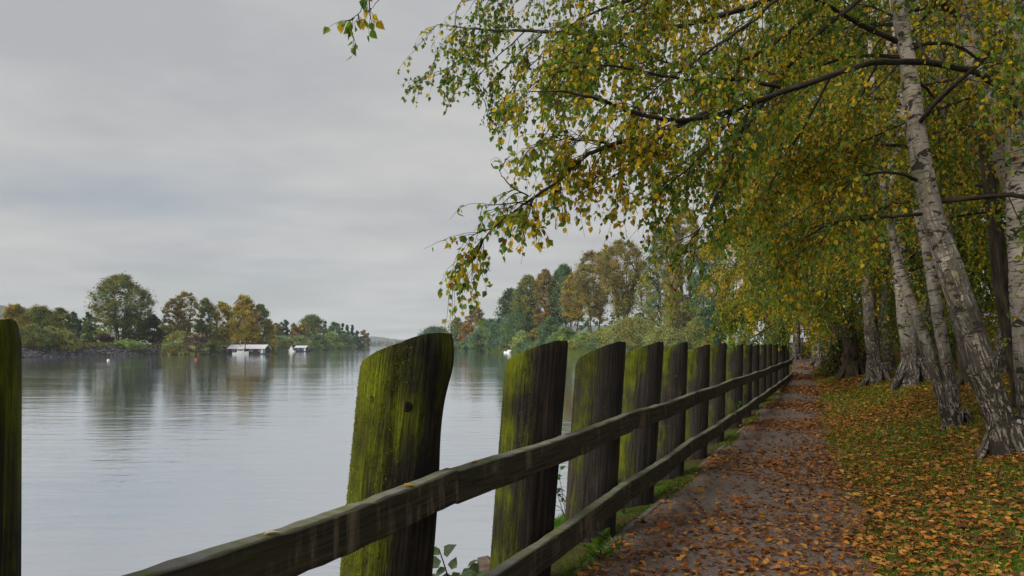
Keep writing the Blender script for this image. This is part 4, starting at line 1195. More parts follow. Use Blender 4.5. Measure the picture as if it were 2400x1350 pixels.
for (u, vt, w, d, pal, lab) in (
    (75, 762, 66, 196, ('olive', 'green'), "broad green shrub on the bank beside the first mossy post"),
    (118, 766, 50, 203, ('olive', 'willow'), "green shrub next to the grey-leaved willow bush"),
    (153, 774, 58, 205, ('willow', 'brown'), "grey-leaved willow bush overhanging the riprap"),
    (245, 783, 40, 250, ('purple', 'purple'), "purple-leaved shrub behind the parked cars"),
    (222, 772, 60, 268, ('light', 'green'), "bright green shrub at the foot of the ivy snag"),
    (296, 802, 70, 228, ('green', 'light'), "low green thicket at the foot of the many-stemmed cottonwood"),
    (378, 775, 36, 262, ('purple', 'brown'), "dull purple bush beside the dense dark conifer"),
    (420, 778, 62, 238, ('olive', 'willow'), "olive shrub below the half-bare trees"),
    (462, 782, 48, 236, ('willow', 'purple'), "mauve-grey willow bush at the waterline"),
    (500, 795, 40, 252, ('olive', 'green'), "dark green bush above the gangway"),
    (660, 790, 46, 372, ('willow', 'green'), "pale willow bush above the second float house's log boom"),
    (698, 788, 50, 382, ('willow', 'teal'), "rounded grey-green bush behind the small float house"),
    (742, 785, 48, 440, ('teal', 'green'), "grey-green bush under the two-lobed domed tree"),
    (777, 780, 44, 500, ('light', 'green'), "light green bush before the spruce row"),
    (808, 784, 44, 560, ('teal', 'green'), "bluish green bush under the spruce row"),
    (836, 790, 34, 660, ('dark', 'teal'), "small dark bush near the tip of the point")):
    far_tree("shrub", lab, u, vt, w, d, pal, 'dome', .0, 1.15, 1, "shrub", GS, spread=.2)

# the wooded point ahead, on our side of the water
far_tree("maple_tree", "dark distant tree showing just above the stout mossy post", 1020, 768, 76, 640, ('dark', 'teal'), 'dome', .02, 1.3, group=GR)
far_tree("alder_tree", "dark brown tree at the seaward end of the wooded point", 1072, 744, 40, 420, ('brown', 'green'), 'oval', .05, 1.1, group=GR)
far_tree("alder_tree", "rusty orange tree low on the wooded point", 1092, 752, 36, 405, ('orange', 'orange'), 'oval', .02, 1.1, group=GR)
far_tree("alder_tree", "tall brown thinning tree behind the rusty orange one", 1114, 716, 44, 400, ('brown', 'orange'), 'oval', .2, .8, 2, group=GR, spread=.16)
far_tree("alder_tree", "green leafy tree beside the rusty orange one", 1150, 748, 70, 345, ('teal', 'green'), 'dome', .0, 1.2, group=GR)
far_tree("cottonwood_tree", "dark green cottonwood at the start of the tall stand", 1196, 676, 60, 312, ('green', 'dark'), 'oval', .3, 1.0, group=GR)
far_tree("cottonwood_tree", "olive-green cottonwood second in the tall stand", 1238, 645, 66, 300, ('green', 'olive'), 'oval', .28, .95, 2, group=GR)
far_tree("cottonwood_tree", "russet-brown narrow cottonwood in the tall stand", 1277, 630, 48, 290, ('brown', 'brown'), 'column', .3, .95, group=GR)
far_tree("cottonwood_tree", "deep green cottonwood behind the russet-brown one", 1322, 620, 70, 290, ('green', 'teal'), 'oval', .3, .95, 2, group=GR)
far_tree("cottonwood_tree", "amber-tinted cottonwood with bare lower stem", 1345, 640, 62, 262, ('brown', 'yellow'), 'oval', .36, .6, 2, group=GR, spread=.16)
far_tree("cottonwood_tree", "olive spreading cottonwood next to the lacy-topped giant", 1394, 586, 96, 250, ('olive', 'brown'), 'vase', .32, .75, 2, group=GR, spread=.15)
far_tree("cottonwood_tree", "giant cottonwood with a lacy bare-twigged top", 1458, 562, 112, 232, ('olive', 'brown'), 'vase', .30, .7, 4, group=GR, spread=.14)
far_tree("cottonwood_tree", "thin pale-leaved tree between the giant and the tall pair", 1512, 640, 44, 215, ('olive', 'willow'), 'column', .2, .4, 2, group=GR, spread=.2)
far_tree("cottonwood_tree", "tall open cottonwood with a pale stem past the giant", 1553, 520, 74, 182, ('olive', 'green'), 'column', .18, .55, 2, group=GR, spread=.17)
far_tree("cottonwood_tree", "tallest dark-stemmed cottonwood half hidden by birch leaves", 1606, 485, 88, 172, ('olive', 'brown'), 'column', .15, .6, 2, group=GR, spread=.16)
far_tree("cottonwood_tree", "grey-green cottonwood glimpsed through the birch leaves", 1665, 560, 80, 165, ('green', 'teal'), 'oval', .1, .8, 2, group=GR)
far_tree("spruce_tree", "dark conifer behind the golden birch's edge", 1682, 700, 60, 120, ('dark', 'dark'), 'oval', .0, 1.3, group=GR)
GB = "shrubs fringing the wooded point"
for (u, vt, w, d, pal, lab) in (
    (1130, 768, 60, 335, ('teal', 'green'), "green shrub under the rusty orange tree"),
    (1172, 752, 66, 322, ('teal', 'green'), "tall bluish-green shrub above the moored white boat"),
    (1222, 726, 90, 300, ('teal', 'green'), "large bluish-green thicket below the tall stand's start"),
    (1222, 778, 44, 284, ('light', 'willow'), "pale green shrub between the first two slant-cut posts"),
    (1252, 768, 22, 286, ('yellow', 'yellow'), "small bright yellow bush in the green fringe"),
    (1290, 745, 56, 272, ('teal', 'green'), "bluish thicket under the russet-brown cottonwood"),
    (1322, 770, 64, 245, ('light', 'green'), "fresh green shrub beside the bluish thicket"),
    (1368, 782, 66, 236, ('light', 'green'), "light green shrub over the third post's slant"),
    (1420, 772, 80, 228, ('olive', 'light'), "olive shrub under the giant cottonwood"),
    (1485, 748, 120, 214, ('willow', 'olive'), "wide grey-olive willow thicket under the giant cottonwood"),
    (1560, 770, 90, 180, ('willow', 'olive'), "olive willow thicket at the tall pair's feet"),
    (1590, 700, 74, 175, ('olive', 'willow'), "tall olive bush growing against the tall pair's stems"),
    (1640, 745, 70, 160, ('green', 'olive'), "dull green thicket behind the fence posts"),
    (1660, 792, 60, 62, ('olive', 'orange'), "orange-tinged shrub peeping over the fence posts"),
    (1715, 790, 60, 58, ('brown', 'light'), "russet and green shrub over the fence posts")):
    far_tree("shrub", lab, u, vt, w, d, pal, 'dome', .0, 1.2, 1, "shrub", GB, spread=.2, zbase=None)

# low woods far away that read as one mass
def wood_mass(name, label, us, vt, d, pal, seed, n_per=10, dj=30.0, wpx=26, zb=None):
    g = np.random.default_rng(seed); mb = MB()
    for u, v_ in zip(us, vt):
        dd = d + g.uniform(-dj, dj)
        x = (u - HX) / F * dd
        base = np.array([x, dd, (max(float(ground(x, dd)), -1.5) if zb is None else zb)])
        H = EYE + (HV - v_ + g.normal(0, 2.0)) / F * dd - base[2]
        p = PAL[pal[g.integers(0, len(pal))]]
        crown_leaves(mb, None, base, H, wpx * g.uniform(.7, 1.3) / F * dd, 0.0, p, 'dome', n_per, 26, 4.0 / F * dd, g)
    return tag(mb.build(name, M['far_leaf']), label, "wood", kind="stuff")
us = np.arange(-620, 660, 9.0)
wood_mass("far_wood", "hazy belt of mixed woodland behind the shore trees", us, np.interp(us, [-620, 60, 200, 330, 420, 520, 660], [735, 748, 746, 742, 756, 762, 770]), 470, ['green', 'brown', 'teal', 'willow', 'olive'], 5)
us = np.arange(850, 1060, 6.0)
wood_mass("far_wood", "faint line of trees on the far shore downriver", us, np.interp(us, [850, 900, 960, 1060], [803, 800, 803, 798]), 2260, ['teal', 'dark', 'brown'], 6, 6, 40, 9, -1.5)
us = np.arange(1130, 1760, 12.0)
wood_mass("far_wood", "dim undergrowth filling the gaps behind the tall stand", us, np.interp(us, [1130, 1200, 1500, 1760], [775, 745, 735, 715]), 335, ['teal', 'green', 'brown'], 7, 9, 20, 34)
us = np.arange(1796, 2560, 13.0)
wood_mass("far_wood", "dim park trees beyond the lawn and hedge", us, np.interp(us, [1796, 2000, 2300, 2560], [640, 560, 560, 560]), 105, ['dark', 'green', 'olive'], 9, 22, 14, 90)

# tangled brush along the water's edge
def brush(name, label, pts, pal, seed):
    g = np.random.default_rng(seed); mb = MB()
    for (x, y, hh, w) in pts:
        crown_leaves(mb, None, np.array([x, y, max(float(ground(x, y)), WATER_Z) - .1]), hh, w, 0.0, PAL[pal[g.integers(0, len(pal))]], 'dome', 12, 34, 2.2 / F * y, g)
    tag(mb.build(name, M['far_leaf']), label, "brush", kind="stuff")
gb = np.random.default_rng(21)
pts = []
for k in range(150):
    y = gb.uniform(195, 430); pts.append((float(xf(y)) + gb.uniform(-2.2, 4), y, gb.uniform(1.6, 3.6), gb.uniform(4, 8)))
brush("bank_brush", "low tangled brush hanging over the water's edge of the wooded point", pts, ['teal', 'green', 'olive', 'dark'], 22)
pts = []
for k in range(150):
    y = gb.uniform(262, 780); pts.append((float(xl(y)) - gb.uniform(1, 9), y, gb.uniform(1.4, 3.4) * (1 + y / 700), gb.uniform(5, 10)))
brush("bank_brush", "low brush along the far shore past the boathouse", pts, ['teal', 'green', 'olive', 'willow'], 23)

# ------------------------------------------------------------------ riprap of the far bank
ICO = None
def stone_template(seed):
    import bmesh
    bm = bmesh.new(); bmesh.ops.create_icosphere(bm, subdivisions=1, radius=1.0)
    g = np.random.default_rng(seed)
    v = np.array([p.co[:] for p in bm.verts]); t = np.array([[w.index for w in f.verts] for f in bm.faces])
    bm.free()
    return v * g.uniform(0.7, 1.2, (len(v), 1)), t
ST = [stone_template(k) for k in range(8)]
mb = MB(); g = np.random.default_rng(77)
for k in range(2600):
    y = g.uniform(150, 300) if k < 2300 else g.uniform(300, 520)
    s = g.uniform(-0.5, 8.0) ** 1.0
    x = float(xl(y)) - s
    z = float(ground(x, y))
    v, t = ST[k % 8]
    sz = g.uniform(0.35, 0.85) * np.array([1.2, 1.0, 0.7])
    a = g.uniform(0, 6.28); R = np.array([[math.cos(a), -math.sin(a), 0], [math.sin(a), math.cos(a), 0], [0, 0, 1]])
    mb.add((v * sz) @ R.T + [x, y, z + 0.1], None, t, np.ones(3) * g.uniform(0.6, 1.5))
tag(mb.build("riprap", M['rock']), "dark broken riprap stones lining the far bank at the waterline", "rocks", kind="stuff")

# tall grass on top of the banks
mb = MB(); n = 9000
y = g.uniform(170, 420, n); s = g.uniform(5, 16, n); x = xl(y) - s
pos = np.stack([x, y, ground(x, y)], -1)
col = np.where(g.random((n, 1)) < .45, np.array([[0.20, 0.17, 0.05]]), np.array([[0.10, 0.15, 0.03]])) * g.uniform(.7, 1.3, (n, 1))
add_leaves(mb, pos, np.stack([g.normal(0, .3, n), g.normal(0, .3, n), np.ones(n)], -1), g.uniform(0.5, 1.3, n), col, True)
tag(mb.build("bank_grass", M['grass']), "yellowing long grass along the top of the far bank", "grass", kind="stuff")

# ------------------------------------------------------------------ floating boathouse and neighbours
def part(mb, name, mat, root): return mb.build(name, M[mat], root)
def gable_house(name, label, u0, u1, d, ridge_v, eave_v, depth, wall, roofm, nwin, rot=0.0):
    x0, x1 = (u0 - HX) / F * d, (u1 - HX) / F * d
    zr = EYE + (HV - ridge_v) / F * d; ze = EYE + (HV - eave_v) / F * d
    root = empty(name, ((x0 + x1) / 2, d + depth / 2, WATER_Z), label, "float house")
    zf = WATER_Z + 0.35
    mb = MB(); box(mb, (x0 - .8, d - .9, WATER_Z - .3), (x1 + .6, d + depth + .6, zf)); part(mb, "float", 'float', root)
    mb = MB(); box(mb, (x0, d, zf), (x1, d + .12, ze)); box(mb, (x0, d + depth - .12, zf), (x1, d + depth, ze))
    for xx_ in (x0, x1 - .12):
        v = [(xx_, d + .122, zf), (xx_, d + depth - .122, zf), (xx_, d + depth - .122, ze), (xx_, d + depth / 2, zr - .08), (xx_, d + .122, ze)]
        v2 = [(a + .12, b, c) for a, b, c in v]
        mb.add(v + v2, [(i_, (i_ + 1) % 5, 5 + (i_ + 1) % 5, 5 + i_) for i_ in range(5)], [(0, 1, 2), (0, 2, 3), (0, 3, 4), (5, 7, 6), (5, 8, 7), (5, 9, 8)])
    part(mb, "wall", wall, root)
    ov = .45
    rf = None
    for sgn in (0, 1):
        mb = MB()
        ya, yb = (d - ov, d + depth / 2) if sgn == 0 else (d + depth + ov, d + depth / 2)
        zlow = ze - .18
        v = [(x0 - ov, ya, zlow), (x1 + ov, ya, zlow), (x1 + ov, yb, zr), (x0 - ov, yb, zr)]
        v2 = [(a, b, c + .12) for a, b, c in v]
        mb.add(v + v2, [(0, 1, 2, 3), (4, 5, 6, 7), (0, 1, 5, 4), (1, 2, 6, 5), (2, 3, 7, 6), (3, 0, 4, 7)])
        nr = int((x1 - x0) / 0.9)
        for k in range(nr):      # standing seams
            xs = x0 + (k + .5) * (x1 - x0) / nr
            mb.add([(xs, ya, zlow + .121), (xs + .06, ya, zlow + .121), (xs + .06, yb, zr + .121), (xs, yb, zr + .121), (xs, ya, zlow + .17), (xs + .06, ya, zlow + .17), (xs + .06, yb, zr + .17), (xs, yb, zr + .17)],
                   [(4, 5, 6, 7), (0, 1, 5, 4), (0, 4, 7, 3), (1, 2, 6, 5)])
        rf = part(mb, "roof", roofm, root)
    for k in range(nwin):
        xs = x0 + (k + .55) * (x1 - x0) / nwin
        wz0, wz1 = zf + (ze - zf) * .38, zf + (ze - zf) * .80
        mb = MB(); box(mb, (xs - .5, d - .03, wz0), (xs + .5, d - .004, wz1)); w_ = part(mb, "window", 'white', root)
        mb = MB(); box(mb, (xs - .4, d - .05, wz0 + .1), (xs + .4, d - .032, wz1 - .1)); part(mb, "pane", 'glass', w_)
    mb = MB(); xs = x0 + (x1 - x0) * .93
    box(mb, (xs - .4, d - .05, zf), (xs + .4, d - .003, zf + (ze - zf) * .82)); part(mb, "door", 'white', root)
    return root, (x0, x1, d, zr, ze, zf)
bh, (x0, x1, d, zr, ze, zf) = gable_house("boathouse", "long floating boathouse with a pale metal roof and dark walls", 536, 619, 254, 808.3, 816.5, 6.2, 'dark_wall', 'roof_metal', 4)
mb = MB(); box(mb, (x1 - .2, d - .7, zf), (x1 + .5, d - .2, zf + 1.6)); part(mb, "tarp", 'teal', bh)
sh, (sx0, sx1, sd, szr, sze, szf) = gable_house("float_house", "small blue-grey float house with a pale roof past the boathouse", 692, 716, 345, 810.5, 814.5, 5.5, 'blue_wall', 'roof_metal', 2)

def piling(u, vtop, d, lab, cap='yellow', r=0.17):
    x = (u - HX) / F * d; zt = EYE + (HV - vtop) / F * d
    root = empty("mooring_pile", (x, d, WATER_Z), lab, "piling", "mooring piles around the float houses")
    mb = MB(); tube(mb, np.array([[x, d, WATER_Z - 1], [x + .03, d, (zt + WATER_Z) / 2], [x + .05, d, zt]]), [r * 1.1, r, r * .9], 9, lump=.06, seed=int(u)); mb.build("shaft", M['pile_wood'], root, smooth=True)
    mb = MB(); tube(mb, np.array([[x + .05, d, zt], [x + .05, d, zt + .10], [x + .05, d, zt + .40]]), [r * 1.3, r * 1.3, .03], 9); mb.build("cap", M[cap], root, smooth=True)
for (u, vt, d, lab, cap) in ((545, 804, 262, "thin mooring pile behind the boathouse's landward end", 'white'), (563, 801.5, 252.4, "white-capped mooring pile in front of the boathouse roof", 'white'),
                          (574.5, 801.5, 252.2, "ochre-capped mooring pile beside the cabin cruiser", 'yellow'), (586, 801.5, 262, "pale-capped mooring pile behind the boathouse ridge", 'white'),
                          (676, 808, 344, "dark mooring pile beside the small float house", 'pile_wood'), (703, 803, 352, "mooring pile behind the small float house", 'pile_wood')):
    piling(u, vt, d, lab, cap)

def boat(name, label, u, d, length, rot, hull='white', cabin=True, cat="boat", tall=1.0):
    x = (u - HX) / F * d
    root = empty(name, (x, d, WATER_Z), label, cat)
    L = length; B = L * 0.16
    st_ = np.linspace(0, 1, 12)
    def place(v):
        v = np.asarray(v, float); c, s_r = math.cos(rot), math.sin(rot)
        return np.stack([x + v[..., 0] * c - v[..., 1] * s_r, d + v[..., 0] * s_r + v[..., 1] * c, WATER_Z + v[..., 2]], -1)
    prof = []
    for s in st_:
        b = B * min(1, (1 - s) * 2.2) ** 0.6 * (0.85 + 0.15 * min(1, s * 4)); zs = 0.5 * tall + 0.38 * s * s * tall
        xs = (s - .5) * L
        prof.append([(xs, -b, zs), (xs, -b * .8, 0.0), (xs, 0, -.35), (xs, b * .8, 0.0), (xs, b, zs)])
    v = place(np.array(prof)).reshape(-1, 3)
    q = [(r * 5 + c, r * 5 + c + 1, (r + 1) * 5 + c + 1, (r + 1) * 5 + c) for r in range(11) for c in range(4)]
    q += [(r * 5, (r + 1) * 5, (r + 1) * 5 + 4, r * 5 + 4) for r in range(11)]
    mb = MB(); mb.add(v, q, [(0, 1, 2), (0, 2, 3), (0, 3, 4)]); mb.build("hull", M[hull], root, smooth=False)
    if cabin:
        z0_, z1_ = .62 * tall, 1.55 * tall
        def cab(xa, xb, w, z0_, z1_, nm, mat, rake=.35, par=root):
            vv = [(xa, -w, z0_), (xb, -w, z0_), (xb, w, z0_), (xa, w, z0_), (xa + .1, -w * .85, z1_), (xb - rake, -w * .85, z1_), (xb - rake, w * .85, z1_), (xa + .1, w * .85, z1_)]
            mb = MB(); mb.add(place(np.array(vv)), [(4, 5, 6, 7), (0, 1, 5, 4), (1, 2, 6, 5), (2, 3, 7, 6), (3, 0, 4, 7)]); return mb.build(nm, M[mat], par)
        cb = cab(-L * .22, L * .22, B * .72, z0_ - .15, z1_, "cabin", 'white')
        for k in range(3):
            xa = -L * .17 + k * L * .115
            vv = [(xa, -B * .70, z0_ + .42), (xa + L * .085, -B * .70, z0_ + .42), (xa + L * .085, -B * .655, z1_ - .18), (xa, -B * .655, z1_ - .18)]
            vv = [(a, b - .02, c) for a, b, c in vv] + [(a, b + .05, c) for a, b, c in vv]
            mb = MB(); mb.add(place(np.array(vv)), [(0, 1, 2, 3), (4, 5, 6, 7), (0, 1, 5, 4), (1, 2, 6, 5), (2, 3, 7, 6), (3, 0, 4, 7)]); mb.build("window", M['glass'], cb)
        if tall > 1.1:
            cab(-L * .12, L * .1, B * .5, z1_ + .002, z1_ + .75, "flybridge", 'white', .3)
            mb = MB(); a = place(np.array([[0., 0, z1_ + .75], [0, 0, z1_ + 2.2]])); tube(mb, a, [.05, .03], 5); mb.build("mast", M['white'], root)
    return root
boat("cabin_cruiser", "white cabin cruiser moored in front of the long boathouse", 564, 249.5, 5.6, 0.25, tall=1.35)
boat("motor_boat", "white motor boat tied up beside the small float house", 683, 341, 4.6, 2.6, tall=1.2)
boat("moored_boat", "small white boat moored under the shrubs of the wooded point", 1194, 293, 5.0, 2.9, tall=0.85)
boat("work_skiff", "low reddish skiff among the log booms beyond the boathouse", 662, 347, 5.0, 0.1, 'red', cabin=False, tall=0.7)
for (u, d, w, lab) in ((634, 252, 5.0, "thin floating log drifting off the boathouse's end"), (640, 352, 7.0, "pale log boom lying before the grassy shore"), (512, 249, 6.0, "dark log float under the gangway")):
    x = (u - HX) / F * d
    mb = MB(); tube(mb, np.array([[x - w / 2, d, WATER_Z + .1], [x, d + .1, WATER_Z + .12], [x + w / 2, d, WATER_Z + .08]]), [.22, .25, .2], 8, lump=.1, seed=int(u))
    tag(mb.build("floating_log", M['float'], base=np.array([x, d, WATER_Z]), smooth=True), lab, "log")
# gangway from the bank to the boathouse
gw0, gw1 = np.array([(483 - HX) / F * 256, 258.0, 1.25]), np.array([(532 - HX) / F * 254, 256.0, -0.1])
gw = empty("gangway", gw1, "sloping gangway with handrails leading from the bank to the boathouse", "gangway")
for dy, dz, rr_, nm in ((0.6, 0.0, .09, "stringer"), (-.6, 0.0, .09, "stringer"), (0.6, 1.0, .05, "handrail"), (-.6, 1.0, .05, "handrail")):
    mb = MB(); tube(mb, np.array([gw0 + [0, dy, dz], (gw0 + gw1) / 2 + [0, dy, dz - .05], gw1 + [0, dy, dz]]), rr_, 6); mb.build(nm, M['pile_wood' if nm == "stringer" else 'white'], gw)
for k in range(9):
    c = gw0 + (gw1 - gw0) * (k + .5) / 9
    mb = MB(); box(mb, tuple(c + [-.4, -.58, .02]), tuple(c + [.4, .58, .10])); mb.build("tread", M['float'], gw)
    if k % 2 == 0:
        for dy in (.6, -.6):
            mb = MB(); tube(mb, np.array([c + [0, dy, 0], c + [0, dy, 1.0]]), .03, 5); mb.build("baluster", M['white'], gw)
for (u, v_, mt, lab) in ((254, 845, 'white', "white buoy with an orange band floating off the riprap"), (460, 843, 'red', "red round buoy floating off the willow bush")):
    dd = F * (EYE - WATER_Z) / (v_ - HV); x = (u - HX) / F * dd
    by = empty("mooring_buoy", (x, dd, WATER_Z), lab, "buoy")
    mb = MB(); a = np.linspace(-1.2, 1.35, 8)
    tube(mb, np.stack([np.full(8, x), np.full(8, dd), WATER_Z + .05 + .27 * np.sin(a)], -1), .28 * np.cos(a * .98) + .02, 12); mb.build("float", M[mt], by, smooth=True)
    mb = MB(); tube(mb, np.array([[x, dd, WATER_Z + .30], [x, dd, WATER_Z + .48]]), .06, 6); mb.build("ring_stem", M['yellow' if mt == 'white' else 'red'], by)

# ------------------------------------------------------------------ parked cars on the far bank
def car(label, u, d, mat, rot=0.0, van=False):
    x = (u - HX) / F * d; z = float(ground(x, d)) + 0.02
    root = empty("parked_car", (x, d, z), label, "car", "cars parked along the far bank")
    c, s = math.cos(rot), math.sin(rot)
    def place(v):
        v = np.asarray(v, float)
        return np.stack([x + v[..., 0] * c - v[..., 1] * s, d + v[..., 0] * s + v[..., 1] * c, z + v[..., 2]], -1)
    def pr(poly, y0, y1, nm, mt, par=root):
        t = MB(); prism(t, poly, y0, y1); m2 = MB(); vv = place(np.concatenate(t.v)); m2.add(vv, np.concatenate(t.q), np.concatenate(t.t)); return m2.build(nm, M[mt], par)
    hgt = 1.8 if van else 1.42
    bd = pr([(-2.2, .3), (2.2, .3), (2.25, .65), (2.1, .88), (1.2, .95), (-2.0, .98), (-2.25, .75)], -.88, .88, "body", mat)
    pr([(-1.95 if van else -1.7, .96), (1.15, .94), (.45, hgt), (-1.5 if van else -1.1, hgt + .02)], -.76, .76, "cabin", mat)
    for sg in (-1, 1):
        pr([(-1.45, 1.02), (-.35, 1.02), (-.35, hgt - .1), (-1.15, hgt - .1)], sg * .775 - .012, sg * .775 + .012, "window", 'glass', bd)
        pr([(-.25, 1.02), (.85, 1.02), (.40, hgt - .1), (-.25, hgt - .1)], sg * .775 - .012, sg * .775 + .012, "window", 'glass', bd)
        for xw in (-1.4, 1.4):
            a = np.arange(14) / 14 * 2 * np.pi
            w_ = pr([(xw + .33 * math.cos(t), .33 + .33 * math.sin(t)) for t in a], sg * .80 - .11, sg * .80 + .11, "wheel", 'tyre')
            pr([(xw + .18 * math.cos(t), .33 + .18 * math.sin(t)) for t in a], sg * .92 - .012, sg * .92 + .012, "rim", 'car_silver', w_)
for a in ((202, 238, 'car_dark', 0.1, False, "dark car parked by the ivy snag above the riprap"), (226, 241, 'car_silver', 0.05, True, "silver van parked next to the dark car"),
          (324, 236, 'car_white', 0.3, False, "white car parked past the many-stemmed cottonwood"), (340, 240, 'car_white', 0.2, True, "white van parked beside the dense dark conifer"),
          (366, 246, 'car_red', 0.1, False, "dull red car parked under the dull purple bush"), (488, 262, 'car_silver', 0.1, False, "silver car half hidden behind the gangway bush")):
    car(a[5], a[0], a[1], a[2], a[3], a[4])

# ------------------------------------------------------------------ beyond the lawn: kerb, guard rail, hedge, building
d = 52.0
x0, x1 = (2040 - HX) / F * d, (2700 - HX) / F * d
mb = MB(); gz = float(ground(x0 + 5, d)); box(mb, (x0, d, gz - .2), (x1, d + .35, gz + .16))
tag(mb.build("road_kerb", M['white']), "pale kerb line edging the lawn behind the birches", "kerb")
gr = empty("guard_rail", (x0, d + 2.5, gz), "dark low guard rail running behind the lawn kerb", "fence")
for zz_ in (.45, .85):
    mb = MB(); box(mb, (x0, d + 2.5, gz + zz_), (x1, d + 2.6, gz + zz_ + .2)); mb.build("rail", M['dark_metal'], gr)
for k in range(13):
    xx_ = x0 + (x1 - x0) * k / 12
    mb = MB(); box(mb, (xx_ - .07, d + 2.62, gz - .2), (xx_ + .07, d + 2.76, gz + 1.1)); mb.build("post", M['dark_metal'], gr)
hd = empty("clipped_hedge", ((x0 + x1) / 2, d + 6, gz), "long green hedge between the guard rail and the pale building", "hedge")
mb = MB(); n = 26000
pos = np.stack([g.uniform(x0, x1, n), d + 6 + g.uniform(-.7, .7, n), gz + g.uniform(0, 1, n) ** .7 * 1.75], -1)
pos[:, 2] += .12 * np.sin(pos[:, 0] * 2.1)
add_leaves(mb, pos, g.normal(size=(n, 3)), g.uniform(.10, .22, n), np.array([[.075, .13, .04]]) * g.uniform(.6, 1.5, (n, 1)), True)
tag(mb.build("foliage", M['far_leaf'], hd), kind="stuff")
mb = MB()
for k in range(14): tube(mb, np.array([[x0 + (x1 - x0) * (k + .5) / 14, d + 6, gz - .1], [x0 + (x1 - x0) * (k + .5) / 14, d + 6, gz + 1.3]]), [.06, .03], 5)
mb.build("stems", M['far_bark'], hd)
bu = empty("low_building", ((x0 + x1) / 2, d + 16, gz), "pale lavender low building glimpsed behind the hedge", "building")
mb = MB(); box(mb, (x0 + 3, d + 14, gz - .3), (x1, d + 22, gz + 3.6)); mb.build("wall", M['lavender'], bu)
mb = MB(); box(mb, (x0 + 2.4, d + 13.4, gz + 3.602), (x1 + .6, d + 22.6, gz + 3.95)); mb.build("roof", M['dark_metal'], bu)
for k in range(5):
    xs = x0 + 6 + k * 5.0
    mb = MB(); box(mb, (xs, d + 13.95, gz + 1.0), (xs + 1.6, d + 13.997, gz + 2.3)); w_ = mb.build("window", M['white'], bu)
    mb = MB(); box(mb, (xs + .1, d + 13.92, gz + 1.1), (xs + 1.5, d + 13.948, gz + 2.2)); mb.build("pane", M['glass'], w_)
mb = MB(); box(mb, ((2396 - HX) / F * 60, 62, gz), ((2404 - HX) / F * 60, 62.1, gz + 3.9)); 
tag(mb.build("sign_post", M['red'], base=np.array([(2400 - HX) / F * 60, 62, gz])), "red upright post in front of the pale building", "post")

# far end of the path: a low wooden barrier and dark shrubs
gp = hit(1852, 838, 20, 60)
br = empty("wooden_barrier", gp, "short wooden barrier where the path turns behind the fence end", "fence")
for dx in (0.0, 0.9, 1.8):
    mb = MB(); p = gp + [dx - .3, .1 * dx, 0]; tube(mb, np.array([p + [0, 0, -.2], p + [0, 0, .5], p + [.02, 0, 1.0]]), .075, 8, lump=.05, seed=3); mb.build("post", M['rail'], br, smooth=True)
mb = MB(); box(mb, tuple(gp + [-.4, -.10, .62]), tuple(gp + [1.7, -.085 + .0, .78])); mb.build("rail", M['rail'], br)
for (u, vt, w, d, pal, lab) in ((1868, 812, 40, 47, ('dark', 'green'), "dark shrub under the trees where the path ends"), (1900, 790, 34, 50, ('dark', 'green'), "shadowy bush behind the pale birch pair")):
    far_tree("shrub", lab, u, vt, w, d, pal, 'dome', .0, 1.4, 1, "shrub", spread=.2)

# ------------------------------------------------------------------ leaf litter, grass, weeds
def litter_density(x, y):
    t = x - path_right(y); s = x - path_left(y)
    on_path = np.clip(0.52 + 0.42 * fnoise(np.stack([x, y, 0 * x], -1), 1.6) + 0.35 * np.clip((s - 0.9) / 1.0, -0.6, 1), 0.10, 1.0)
    lawn = np.clip(1.02 + 0.50 * fnoise(np.stack([x, y, 0 * x], -1), 1.0) - 0.42 * np.interp(y, [4.2, 7.0], [1, 0]) * np.interp(t, [.2, 1.0], [0, 1]), 0.10, 1.0) * np.interp(t, [0, 5, 9], [1, .9, .45])
    dn = np.where(t < 0, on_path, lawn)
    dn = np.where(s < 0.02, 0.05, dn)
    return dn
LIT = np.array([1.15, 1.0, 0.95]) * np.array([(0.235, 0.105, 0.022), (0.33, 0.175, 0.030), (0.145, 0.060, 0.018), (0.40, 0.235, 0.040), (0.27, 0.14, 0.04), (0.19, 0.075, 0.020), (0.36, 0.16, 0.02), (0.105, 0.045, 0.018)])
allp, alls, allc = [], [], []
for (y0, y1, per, sz) in ((3.2, 8, 1350, .044), (8, 15, 950, .052), (15, 26, 480, .068), (26, 48, 160, .10)):
    A = (y1 - y0) * 13.0
    n = int(A * per)
    y = rng.uniform(y0, y1, n); x = path_left(y) + rng.uniform(-.1, 12.9, n)
    u = x / y * F + HX
    keep = (rng.random(n) < litter_density(x, y)) & (u < 2460)
    x, y = x[keep], y[keep]; n = len(x)
    on_p = x < path_right(y)
    z = ground(x, y) + np.where(on_p, 0.030, 0.022) + rng.uniform(0, .010, n)
    allp.append(np.stack([x, y, z], -1)); alls.append(sz * np.where(rng.random(n) < .48, rng.uniform(.22, .6, n), rng.uniform(.6, 1.45, n)))
    c = LIT[rng.integers(0, len(LIT), n)] * rng.uniform(.6, 1.25, (n, 1))
    c = np.where(on_p[:, None], c * np.array([[.86, .80, .85]]), c)
    allc.append(c)
pos = np.concatenate(allp); sz = np.concatenate(alls); col = np.concatenate(allc)
a = rng.uniform(0, 2 * np.pi, len(pos))
d = np.stack([np.cos(a), np.sin(a), rng.normal(.10, .22, len(pos))], -1)
score = sz / pos[:, 1] * ((pos[:, 0] / pos[:, 1] * F + HX < 2390) & (EYE - pos[:, 2] < (1345 - HV) / F * pos[:, 1]))
idx = np.argsort(-score)[:300]
rest = np.ones(len(pos), bool); rest[idx] = False
mb = MB()
add_leaves(mb, pos[rest], d[rest], sz[rest], col[rest], False, np.broadcast_to(np.array([[0, 0, 1.4]]), (rest.sum(), 3)))
